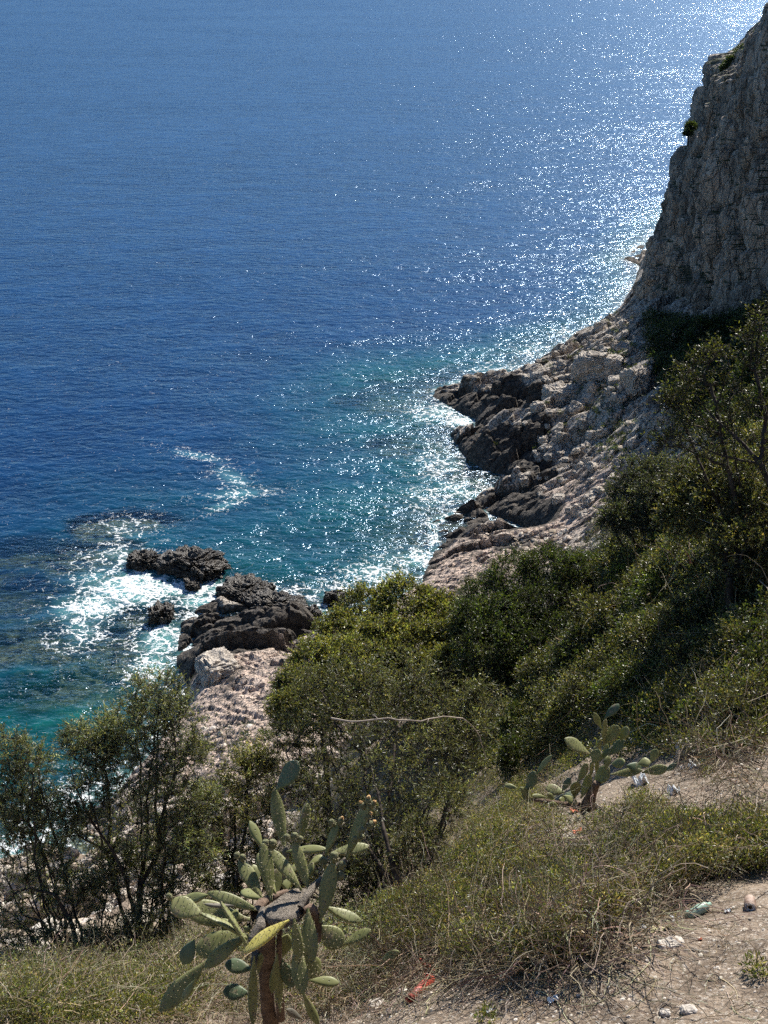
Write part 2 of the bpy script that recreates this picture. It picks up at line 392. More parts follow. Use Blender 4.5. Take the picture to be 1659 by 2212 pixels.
def terrain(x, y):
    d = sdist(x, y)
    base = rbf(x, y)
    rockm = sst(34, 52, y + 0.25 * x)          # 1 on the bare shore, 0 on the planted slope
    land = np.maximum(base, 0.5)
    rise = 1 - np.exp(-np.maximum(d + .35, 0) / 1.5)
    b1, e1 = blocks(x, y, 6.5, 3, .35, .45, .12)
    b2, e2 = blocks(x, y, 2.6, 7, .2, .5, .20)
    b3, e3 = blocks(x, y, 1.1, 11, .5, .6, .25)
    # smooth sloping slabs at the left and the middle, tumbled blocks to the right
    pl = PZ(530, 1520, 5); pm = PZ(1010, 1220, 3); pk = PZ(1220, 1090, 4)
    slab = np.maximum(np.maximum(np.exp(-(((x - pl[0]) / 10) ** 2 + ((y - pl[1]) / 15) ** 2)), np.exp(-(((x - pm[0]) / 9) ** 2 + ((y - pm[1]) / 10) ** 2))), np.exp(-(((x - pk[0]) / 7) ** 2 + ((y - pk[1]) / 8) ** 2)))
    slab = np.clip(slab * 1.9 - .25, 0, 1)
    ridge = np.abs(fbm2((x * .75 + y * .65) * 2.0, (-x * .65 + y * .75) * .25, 3, 31)) * .5
    rk = (b1 * .8 + b2 * .75 + b3 * .30) * (1 - .92 * slab) - ridge * slab * .55 + b3 * .10 * slab + b2 * .12 * slab + b1 * .10 * slab + .07 * fbm2(x * 1.2, y * 1.2, 4, 5)
    soil = .30 * fbm2(x * .5, y * .5, 3, 41) + .07 * fbm2(x * 2.6, y * 2.6, 4, 43) + .018 * fbm2(x * 14, y * 14, 3, 44)
    near = 1 - sst(10, 16, y)
    soil = soil * (near * .4 + (1 - near) * 1.5)
    z = land * rise + rk * rockm * np.clip(rise * 1.1, 0, 1) + soil * (1 - rockm)
    zl = np.where(d > -.35, np.maximum(z, -.2) + 0.0, -.2)
    dep = depth_fn(x, y, d)
    zs = -dep + (.22 * b2 + .10 * b3) * np.exp(-dep / 5)
    k = sst(-.9, .3, d)
    z = zl * k + np.minimum(zs, -.25) * (1 - k)
    zb = z
    dk = np.zeros(x.shape)
    for a, b_, r in darkw: dk = np.maximum(dk, 1 - ((x - a) ** 2 + (y - b_) ** 2) / (r * r))
    dark = np.clip(.5 + dk * .8, 0, 1) * (dk > -.4)
    dark = np.maximum(np.clip(dark, 0, 1) * sst(-.5, .25, dk), (1 - sst(.2, 1.3, z + .5 * vn2(x * .4, y * .4, 77))) * .8)
    return z, dark * rockm, 1 - rockm, sst(.05, -.5, z), d, dep, slab * rockm
def terrain_z(px, py):
    z = terrain(np.atleast_1d(np.asarray(px, float)), np.atleast_1d(np.asarray(py, float)))[0]
    return z
def hit(px, py, tmax=260):
    """where the sight line through a picture point meets the ground"""
    t = np.concatenate([np.arange(3, 20, .04), np.arange(20, tmax, .3)])
    P = np.array([0, 0, CAM_H])[None, :] + ray(px, py)[None, :] * t[:, None]
    z = terrain(P[:, 0], P[:, 1])[0]
    i = np.argmax(P[:, 2] <= z)
    return P[i]

ys = np.concatenate([np.arange(-3, 3, .12), np.arange(3, 12, .03), np.arange(12, 50, .2), np.arange(50, 130, .22), np.arange(130, 205, .3), np.arange(205, 290, 1.2)])
us = np.arange(-.47, .56, .0021)
YY, UU = np.meshgrid(ys, us, indexing='ij'); XX = UU * (np.abs(YY) + 7)
tz, tdark, tsoil, tsub, td, tdep, tslab = terrain(XX.ravel(), YY.ravel())
Vt = np.stack([XX.ravel(), YY.ravel(), tz], -1); Ct = np.stack([tdark, tsoil, tsub], -1)
nr, nc = YY.shape
Fq = grid_faces(nr, nc)
dd = td.reshape(nr, nc)
fd = td[Fq].mean(1); fy = (Vt[Fq][:, :, 1] + .25 * Vt[Fq][:, :, 0]).mean(1)
def sub_mesh(name, mask):
    f = Fq[mask]; u, inv = np.unique(f, return_inverse=True)
    return mesh_np(name, Vt[u], inv.reshape(f.shape), M['terrain'], smooth=False, attrs={'Col': Ct[u], 'slab': tslab[u]})
sea_f = fd < -.9
hill_f = (fy < 43) & ~sea_f
o = sub_mesh('hillside', hill_f); tag(o, 'dusty grey brown soil and grit of the steep hillside', 'hillside', kind='structure'); o.data.polygons.foreach_set('use_smooth', np.full(len(o.data.polygons), True))
o = sub_mesh('rocky_shore', ~hill_f & ~sea_f); tag(o, 'pale and blackened limestone ledges of the shore', 'shore', kind='structure')
keep = sea_f & (fd > -45)
o = sub_mesh('sea_bed', keep); tag(o, 'brown green reef rock under shallow water', 'sea bed', kind='structure')

# ------------------------------------------------------------------ sea
def axis(lo, hi, step, far, grow=1.13):
    a = [lo + i * step for i in range(int((hi - lo) / step) + 1)]
    s = step; L = [lo]; 
    while L[-1] > -far: s *= grow; L.append(L[-1] - s)
    s = step; H = [a[-1]]
    while H[-1] < far: s *= grow; H.append(H[-1] + s)
    return np.array(L[:0:-1] + a + H[1:])
sx = axis(-45, 55, .4, 6000); sy = axis(55, 235, .4, 9000)
sy = sy[sy > -300]
SY, SX = np.meshgrid(sy, sx, indexing='ij'); sxr, syr = SX.ravel(), SY.ravel()
sd = sdist(sxr, syr); sdep = depth_fn(sxr, syr, sd)
sdep = np.where(sd < 0, sdep, .3)
# shelf tint: how far the pale bottom shows through (1 near the shore)
shelf = np.exp(-np.maximum(-sd, 0) / (20.0 - 13 * sst(165, 215, syr))) * (0.75 + .35 * fbm2(sxr * .03, syr * .03, 3, 61))
_pt = PZ(170, 1600); shelf = shelf + .9 * np.exp(-((sxr - _pt[0]) / 9) ** 2 - ((syr - _pt[1]) / 9) ** 2) * (.8 + .6 * fbm2(sxr * .12, syr * .12, 3, 62))
foam = np.zeros(sxr.shape)
def fb(px, py, rx, ry, a, rot=0):
    global foam
    p = PZ(px, py); cx, sxn = math.cos(rot), math.sin(rot)
    X = ((sxr - p[0]) * cx + (syr - p[1]) * sxn) / rx; Y = (-(sxr - p[0]) * sxn + (syr - p[1]) * cx) / ry
    foam = np.maximum(foam, a * np.exp(-(X * X + Y * Y)))
for q in [(290, 1270, 5.5, 4.2, 1.15), (200, 1310, 4, 4, .95), (400, 1270, 5.5, 2.2, 1.15), (350, 1380, 3.2, 5, .9), (330, 1440, 2.6, 5, .85), (250, 1200, 4, 4, .65), (270, 1140, 4.2, 4, .55), (180, 1370, 3, 4, .7), (440, 1300, 3.5, 2, 1.0), (400, 1380, 1.6, 4, .9),
          (250, 1240, 6, 6, .6), (950, 890, 5, 5, .75), (1000, 910, 3, 2.6, .95), (960, 1000, 4, 7, .62), (990, 1060, 4, 5, .7), (1100, 1140, 3, 1.2, .9), (1130, 1050, 3, 1.0, .8), (930, 1080, 4, 5, .5), (900, 1210, 4.5, 4, .72), (830, 1240, 5, 3, .75), (720, 1280, 6, 3, .7), (700, 1330, 4, 3, .8), (620, 1275, 4, 2, .6),
          (1080, 800, 6, 5, .55), (1160, 760, 5, 5, .55), (1230, 720, 4, 4, .5), (430, 985, 6, 1.6, .46, -.5), (500, 1030, 5, 2, .5, -1), (520, 1065, 5, 2.2, .5, .2), (490, 1090, 4, 1.5, .48, .8), (260, 1700, 2.5, 3, .9), (150, 1740, 3.5, 3, .9), (50, 1820, 4, 3, .9), (0, 1850, 6, 2, .8), (350, 1590, 2, 3.5, .8), (220, 1650, 3, 3, .5)]:
    fb(*q)
foam = np.maximum(foam, .62 * np.exp(-np.maximum(-sd - .2, 0) / 1.0) * (sd < .8))
Fs = grid_faces(len(sy), len(sx))
zsea = .05 * fbm2(sxr * .35, syr * .5, 3, 71) * np.exp(-(np.abs(sxr) + np.abs(syr - 150)) / 900)
mk = (sd[Fs].max(1) < 6)
u, inv = np.unique(Fs[mk], return_inverse=True)

def sea_mat():
    m, nt, out = newmat('sea_water'); b = NB(nt)
    pos = b.pos()
    def grad(scale, stretch, e, detail, rough, warp=0):
        pp = b.vm('MULTIPLY', pos, (scale * stretch, scale, scale))
        hs = []
        for off in ((0, 0, 0), (e, 0, 0), (0, e, 0)):
            q = b.vm('ADD', pp, (off[0] * scale * stretch, off[1] * scale, 0)) if any(off) else pp
            hs.append(b.noise(q, 1.0, detail, rough, 0, warp))
        gx = b.math('DIVIDE', b.math('SUBTRACT', hs[0], hs[1]), e); gy = b.math('DIVIDE', b.math('SUBTRACT', hs[0], hs[2]), e)
        return gx, gy, hs[0]
    ax, ay, ah = grad(.16, .55, .5, 2, .5)       # swell
    bx, by, bh = grad(.75, .6, .12, 4, .62, .3)         # wind waves
    cx, cy, ch = grad(3.4, .75, .03, 2, .6)         # ripples
    big = b.noise(b.vm('MULTIPLY', pos, (.008, .02, .01)), 1.0, 3, .5)
    amp = b.ramp(big, .3, .7, .75, 1.15)
    clump = b.noise(b.vm('MULTIPLY', pos, (.10, .22, .2)), 1.0, 3, .65)
    amp = b.math('MULTIPLY', amp, b.ramp(clump, .3, .72, .62, 1.45))
    wx = b.math('ADD', b.math('ADD', b.math('MULTIPLY', ax, SW), b.math('MULTIPLY', bx, WW)), b.math('MULTIPLY', cx, RW))
    wy = b.math('ADD', b.math('ADD', b.math('MULTIPLY', ay, SW), b.math('MULTIPLY', by, WW)), b.math('MULTIPLY', cy, RW))
    amp = b.math('MULTIPLY', amp, b.math('ADD', b.math('MULTIPLY', b.attr('near'), .95), .90)); wx = b.math('MULTIPLY', wx, amp); wy = b.math('MULTIPLY', wy, amp)
    cmb = b.n('ShaderNodeCombineXYZ'); b.set(cmb.inputs[0], wx); b.set(cmb.inputs[1], wy); cmb.inputs[2].default_value = 1.0
    nrm = b.vm('NORMALIZE', cmb.outputs[0])
    shelf = b.attr('shelf'); dep = b.attr('depth'); fo = b.attr('foam')
    # water body
    deep = (.0018, .019, .062); teal = (.0025, .056, .056)
    dn = b.noise(b.vm('MULTIPLY', pos, (.02, .05, .02)), 1.0, 4, .6)
    body = b.mix(b.ramp(b.math('ADD', shelf, b.math('MULTIPLY', b.math('SUBTRACT', dn, .5), .3)), .05, .75), deep, teal)
    # wave light and shade put into the body colour: crests lighter, troughs darker
    body = b.mix(b.ramp(shelf, .85, 1.5), body, (.008, .12, .105))
    body = b.mix(b.ramp(fo, .15, 1.0, 0, .65), body, (.16, .42, .42))
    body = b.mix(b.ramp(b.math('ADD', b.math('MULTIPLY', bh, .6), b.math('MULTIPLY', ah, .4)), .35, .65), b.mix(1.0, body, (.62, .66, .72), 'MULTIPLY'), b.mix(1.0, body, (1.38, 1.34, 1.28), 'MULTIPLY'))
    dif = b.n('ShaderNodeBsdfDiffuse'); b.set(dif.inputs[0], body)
    tr = b.n('ShaderNodeBsdfTransparent')
    tint = b.mix(b.ramp(dep, .2, 4.5), (.80, .95, .93), (.22, .74, .76)); b.set(tr.inputs[0], tint)
    opq = b.math('MAXIMUM', b.ramp(dep, -.2, 4.2), b.ramp(fo, .2, 1.1, 0, .75))
    mb = b.n('ShaderNodeMixShader'); b.set(mb.inputs[0], opq); nt.links.new(tr.outputs[0], mb.inputs[1]); nt.links.new(dif.outputs[0], mb.inputs[2])
    gl = b.n('ShaderNodeBsdfGlossy'); gl.inputs['Roughness'].default_value = .18; gl.inputs[0].default_value = (.60, .77, 1.0, 1); nt.links.new(nrm, gl.inputs['Normal'])
    fr = b.n('ShaderNodeFresnel'); fr.inputs['IOR'].default_value = 1.33; nt.links.new(nrm, fr.inputs['Normal'])
    ms = b.n('ShaderNodeMixShader'); b.set(ms.inputs[0], b.math('MINIMUM', fr.outputs[0], .33)); nt.links.new(mb.outputs[0], ms.inputs[1]); nt.links.new(gl.outputs[0], ms.inputs[2])
    # foam: stringy lace where it is thin, solid where it churns
    wp = b.vm('ADD', pos, b.vm('SCALE', b.noise(pos, .30, 4, .6, 1), None, 6.0))
    wp2 = b.vm('ADD', pos, b.vm('SCALE', b.noise(pos, .8, 4, .6, 1), None, 2.4))
    l1 = b.ramp(b.voro(wp, .55, 'DISTANCE_TO_EDGE'), 0, .16, 1, 0); l2 = b.ramp(b.voro(wp2, 1.3, 'DISTANCE_TO_EDGE'), 0, .2, 1, 0)
    nz = b.noise(wp2, 1.1, 5, .7)
    lace = b.math('SUBTRACT', b.math('ADD', b.math('MULTIPLY', l1, .55), b.math('MULTIPLY', l2, .45)), .30)
    fv = b.math('ADD', b.math('ADD', fo, lace), b.math('MULTIPLY', b.math('SUBTRACT', nz, .5), 1.1))
    ff = b.ramp(fv, .66, 1.15, 0, .95)
    wf = b.bsdf((.80, .84, .85), .7, .3, b.bump(b.math('ADD', nz, b.math('MULTIPLY', lace, .5)), .8, .5))
    mf = b.n('ShaderNodeMixShader'); b.set(mf.inputs[0], ff); nt.links.new(ms.outputs[0], mf.inputs[1]); nt.links.new(wf.outputs[0], mf.inputs[2])
    nt.links.new(mf.outputs[0], out.inputs[0])
    return m
SW, WW, RW = .5, .52, .08
M['sea'] = sea_mat()
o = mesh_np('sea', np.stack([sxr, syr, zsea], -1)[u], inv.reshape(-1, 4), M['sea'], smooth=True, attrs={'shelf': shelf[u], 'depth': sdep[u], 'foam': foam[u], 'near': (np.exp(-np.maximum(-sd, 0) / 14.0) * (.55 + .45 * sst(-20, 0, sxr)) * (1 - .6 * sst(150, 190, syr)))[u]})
tag(o, 'blue sea with sun glitter and white foam at the rocks', 'sea', kind='structure')

# ------------------------------------------------------------------ cliff
cb = np.array([(122, 330), (97, 290), (72, 262), (56, 240), (47, 218), (42.3, 203), (41.0, 193), (41.8, 182), (43.0, 170), (44.0, 160), (44.6, 150), (45.5, 140), (49, 129), (60, 120), (90, 105), (130, 90)], float)  # unseen near end is shaped to throw the shadow onto the shore
seg = np.concatenate([[0], np.cumsum(np.linalg.norm(np.diff(cb, axis=0), axis=1))])
ss = np.concatenate([np.arange(0, 90, 1.0), np.arange(90, 200, .22), np.arange(200, seg[-1], 1.0)])
ss = ss[ss < seg[-1]]
bx = np.interp(ss, seg, cb[:, 0]); by = np.interp(ss, seg, cb[:, 1])
k9 = np.ones(31) / 31
bxs = np.convolve(np.pad(bx, 15, 'edge'), k9, 'valid'); bys = np.convolve(np.pad(by, 15, 'edge'), k9, 'valid')
lz = np.array([-2, 4, 9, 18, 23, 31, 36, 39.5, 41.5, 46, 50, 56, 62, 66]); lx = np.array([-1.5, -.6, 0, 2.8, 3.6, 5.8, 7.6, 8.8, 12, 17, 24, 40, 70, 120.])
hp = np.concatenate([np.arange(-2, 42, .24), np.arange(42, 66, .35)])
HH, BX = np.meshgrid(hp, bxs, indexing='ij'); _, BY = np.meshgrid(hp, bys, indexing='ij')
off = np.interp(HH, lz, lx) * (.10 + .90 * sst(162, 197, BY))
cX = BX + off * .97; cY = BY + off * .22; cZ = HH.copy()
xr, yr, zr = cX.ravel(), cY.ravel(), cZ.ravel()
f1, f2, rr, l1, l2 = worley3(xr / 7, yr / 7, zr / 13, 5); e = f2 - f1
d1 = 2.4 * (rr - .5) - 1.3 * np.exp(-e / .06) + 1.2 * l1
f1, f2, rr, l1, l2 = worley3(xr / 2.6, yr / 2.6, zr / 5.5, 6); e = f2 - f1
d2 = 1.35 * (rr - .5) - .55 * np.exp(-e / .08) + .6 * l1 + .5 * l2
f1, f2, rr, l1, l2 = worley3(xr / 1.0, yr / 1.0, zr / 1.7, 8); e = f2 - f1
d3 = .25 * (rr - .5) - .14 * np.exp(-e / .1) + .3 * l2
dn = d1 + d2 + d3 + 1.0 * fbm3(xr * .25, yr * .25, zr * .07, 4, 9) + .25 * fbm3(xr * .9, yr * .9, zr * .5, 3, 19)
tx = np.gradient(bxs); ty = np.gradient(bys); ln = np.hypot(tx, ty); nx, ny = ty / ln, -tx / ln     # outward normal
if nx[len(nx) // 2] > 0: nx, ny = -nx, -ny
ntl = np.clip((cZ - 40) / 6, 0, 1).ravel() * .6
NX = np.tile(nx, len(hp)); NY = np.tile(ny, len(hp))
xr = xr + NX * dn * (1 - ntl); yr = yr + NY * dn * (1 - ntl); zr = zr + dn * ntl * .5
def cliff_mat():
    m, nt, out = newmat('cliff_rock'); b = NB(nt); pos = b.pos()
    ps = b.vm('MULTIPLY', pos, (1, 1, .28))
    n1 = b.noise(ps, .16, 6, .6); n2 = b.noise(ps, 1.1, 6, .65); n3 = b.noise(pos, 4.5, 5, .65)
    v2 = b.voro(b.vm('ADD', ps, b.vm('SCALE', b.noise(ps, .9, 3, .5, 1), None, .8)), .9, 'DISTANCE_TO_EDGE')
    col = b.mix(b.ramp(n1, .40, .62), (.17, .15, .13), (.37, .30, .24))
    col = b.mix(b.ramp(n2, .42, .66), col, (.42, .37, .315))
    col = b.mix(b.ramp(b.noise(ps, .5, 4, .6), .55, .68, 0, .8), col, (.10, .098, .09))
    col = b.mix(b.ramp(n3, .55, .7, 0, .4), col, (.09, .085, .078))
    col = b.mix(b.ramp(v2, 0, .05, .7, 0), col, (.05, .05, .05))
    sep = b.n('ShaderNodeSeparateXYZ'); nt.links.new(pos, sep.inputs[0])
    nn = b.n('ShaderNodeNewGeometry').outputs['True Normal']; sn = b.n('ShaderNodeSeparateXYZ'); nt.links.new(nn, sn.inputs[0])
    veg = b.math('MULTIPLY', b.ramp(sn.outputs[2], .45, .75), b.ramp(b.noise(pos, .5, 4, .6), .42, .58))
    col = b.mix(veg, col, (.03, .045, .018))
    h = b.math('ADD', b.math('MULTIPLY', n2, .8), b.math('MULTIPLY', n3, .25)); h = b.math('SUBTRACT', h, b.ramp(v2, 0, .08, .25, 0))
    p = b.bsdf(col, .9, .2, b.bump(h, .9, .8)); nt.links.new(p.outputs[0], out.inputs[0])
    return m
M['cliff'] = cliff_mat()
o = mesh_np('cliff', np.stack([xr, yr, zr], -1), grid_faces(len(hp), len(bxs)), M['cliff'], smooth=False)
tag(o, 'tall shaded grey limestone cliff falling to the sea', 'cliff', kind='structure')

# ------------------------------------------------------------------ rocks
def ico(sub):
    import bmesh
    bm = bmesh.new(); bmesh.ops.create_icosphere(bm, subdivisions=sub, radius=1)
    V = np.array([v.co[:] for v in bm.verts]); Fc = np.array([[v.index for v in f.verts] for f in bm.faces]); bm.free()
    return V, Fc
def rock_shape(sub, size, seed, rough=.35, ws=1.0, flat=False):
    V, Fc = ico(sub); 
    # squarish block: push towards a superellipsoid, then break with cells
    V = np.sign(V) * np.abs(V) ** .55; V = V * np.array(size)
    s = min(size) * ws
    f1, f2, rr, l1, l2 = worley3(V[:, 0] / s + seed, V[:, 1] / s, V[:, 2] / s, seed)
    f1b, f2b, rb, l1b, l2b = worley3(V[:, 0] / s * 2.6 + seed, V[:, 1] / s * 2.6, V[:, 2] / s * 2.6, seed + 3)
    dsp = rough * s * ((rr - .5) * .9 - .5 * np.exp(-(f2 - f1) / .08) + .3 * l1 + .55 * ((rb - .5) - .7 * np.exp(-(f2b - f1b) / .1)) + .18 * fbm3(V[:, 0] * 2 / s, V[:, 1] * 2 / s, V[:, 2] * 2 / s, 3, seed))
    N = V / (np.linalg.norm(V, axis=1)[:, None] + 1e-9)
    return V + N * dsp[:, None], Fc
def sea_rock(px, py, size, rot, z, seed, label, sub=6, ws=.8, mat='blackrock', rough=.6):
    V, Fc = rock_shape(sub, size, seed, rough, ws)
    p = PZ(px, py, max(z, 0) + size[2] * .4)
    cr, sr = math.cos(rot), math.sin(rot)
    V = np.stack([V[:, 0] * cr - V[:, 1] * sr, V[:, 0] * sr + V[:, 1] * cr, V[:, 2]], -1)
    o = mesh_np('sea_rock', V, Fc, M[mat]); o.location = (p[0], p[1], z)
    return tag(o, label, 'rock')
mpp = lambda px, py: PZ(px, py)[1] / CP / F * 1.0     # rough metres per picture pixel
sea_rock(418, 1215, (3.5, 2.5, 1.5), -.4, .1, 3, 'large craggy black rock ringed by surf at the tip of the left point')
sea_rock(312, 1207, (1.7, 1.6, .95), .2, .2, 5, 'dark pointed rock with surf behind it, left end of the black rocks')
sea_rock(415, 1262, (.75, 1.1, .7), .2, .0, 8, 'small dark knob of rock below the large black surf rock', 5)
sea_rock(350, 1325, (1.2, 1.4, 1.2), .3, .0, 13, 'lone dark boulder standing in white foam near the ledge', 5, 1.0)
sea_rock(530, 1270, (2.4, 2.2, 1.0), -.5, .1, 17, 'rugged black outcrop beside the channel of white water')
sea_rock(600, 1300, (3.0, 1.7, .95), -.45, .2, 23, 'long black rough rock running from the ledge to the cove')
sea_rock(662, 1325, (1.3, 1.0, 1.0), -.4, .1, 25, 'low black rock at the cove next to the green bush', 5)
sea_rock(722, 1290, (1.1, .8, .9), -.2, .1, 29, 'small flat dark rock in the water above the green bush', 5, .8)
# ------------------------------------------------------------------ lookups on the finished ground
ZG = tz.reshape(nr, nc)
def gz(x, y):
    x = np.asarray(x, float); y = np.asarray(y, float)
    fi = np.clip(np.interp(y, ys, np.arange(len(ys))), 0, nr - 1.001); i = fi.astype(int); fi = fi - i
    u_ = x / (np.abs(y) + 7); fj = np.clip((u_ - us[0]) / .0021, 0, nc - 1.001); j = fj.astype(int); fj = fj - j
    return (ZG[i, j] * (1 - fj) + ZG[i, j + 1] * fj) * (1 - fi) + (ZG[i + 1, j] * (1 - fj) + ZG[i + 1, j + 1] * fj) * fi
TT = np.concatenate([np.arange(3, 20, .03), np.arange(20, 260, .25)])
def hits(pxy):
    pxy = np.atleast_2d(np.asarray(pxy, float)); out = []
    for q0 in range(0, len(pxy), 400):
        q = pxy[q0:q0 + 400]
        u_ = (q[:, 0] - 829.5) / F; v_ = (1106 - q[:, 1]) / F
        D = np.stack([u_, CP + v_ * SP, -SP + v_ * CP], -1)
        P = D[:, None, :] * TT[None, :, None]; P[:, :, 2] += CAM_H
        below = P[:, :, 2] <= gz(P[:, :, 0], P[:, :, 1])
        i = np.argmax(below, 1); out.append(P[np.arange(len(q)), i])
    return np.concatenate(out)
def hit(px, py): return hits([(px, py)])[0]
def in_poly(P, poly):
    x, y = P[:, 0], P[:, 1]; ins = np.zeros(len(P), bool); n = len(poly)
    for i in range(n):
        ax, ay = poly[i]; bx_, by_ = poly[(i + 1) % n]
        cr = (ay > y) != (by_ > y)
        xi = ax + (y - ay) * (bx_ - ax) / ((by_ - ay) if by_ != ay else 1e-9)
        ins ^= cr & (x < xi)
    return ins
def sample_poly(poly, n, rng):
    poly = np.array(poly, float); lo, hi = poly.min(0), poly.max(0); out = np.zeros((0, 2))
    while len(out) < n:
        P = rng.uniform(lo, hi, (n * 2, 2)); out = np.concatenate([out, P[in_poly(P, poly)]])
    return out[:n]
def tube_batch(P, r, k=3):
    """P (n,m,3) r (n,m) -> all tubes at once"""
    n, m, _ = P.shape
    T = np.gradient(P, axis=1); T /= np.linalg.norm(T, axis=2)[..., None] + 1e-9
    up = np.array([.31, .22, .92]); A = np.cross(T, up); A /= np.linalg.norm(A, axis=2)[..., None] + 1e-9; B = np.cross(T, A)
    th = np.arange(k) * 2 * math.pi / k
    V = P[:, :, None, :] + r[:, :, None, None] * (np.cos(th)[None, None, :, None] * A[:, :, None, :] + np.sin(th)[None, None, :, None] * B[:, :, None, :])
    base = (np.arange(n) * m * k)[:, None, None]; i = (np.arange(m - 1) * k)[None, :, None]; a = np.arange(k)[None, None, :]; b_ = (np.arange(k)[None, None, :] + 1) % k
    Q = np.stack([base + i + a, base + i + b_, base + i + b_ + k, base + i + a + k], -1).reshape(-1, 4)
    return V.reshape(-1, 3), Q
def unit(v): return v / (np.linalg.norm(v, axis=-1)[..., None] + 1e-9)

def colmix(n, rng, cols, wts, jit=.3, ch=.08):
    c_ = np.array(cols)[rng.choice(len(cols), n, p=np.array(wts) / sum(wts))]
    return np.clip(c_ * np.exp(rng.normal(0, jit, n))[:, None] * (1 + ch * rng.normal(size=(n, 3))), 0.001, .9)

OLIVE = ([(.135, .155, .085), (.195, .21, .125), (.085, .10, .055), (.30, .31, .21)], [4, 3, 3, 1.3])
LENT = ([(.135, .150, .050), (.195, .20, .07), (.085, .098, .03), (.26, .25, .11)], [4, 3, 2, 1])
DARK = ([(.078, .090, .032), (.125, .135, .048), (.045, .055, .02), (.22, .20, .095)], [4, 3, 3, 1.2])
IVY = ([(.050, .080, .018), (.10, .14, .030), (.03, .05, .014)], [4, 3, 3])
YEL = ([(.105, .122, .042), (.15, .16, .058), (.062, .078, .028), (.27, .24, .14)], [4, 3, 3, 2])

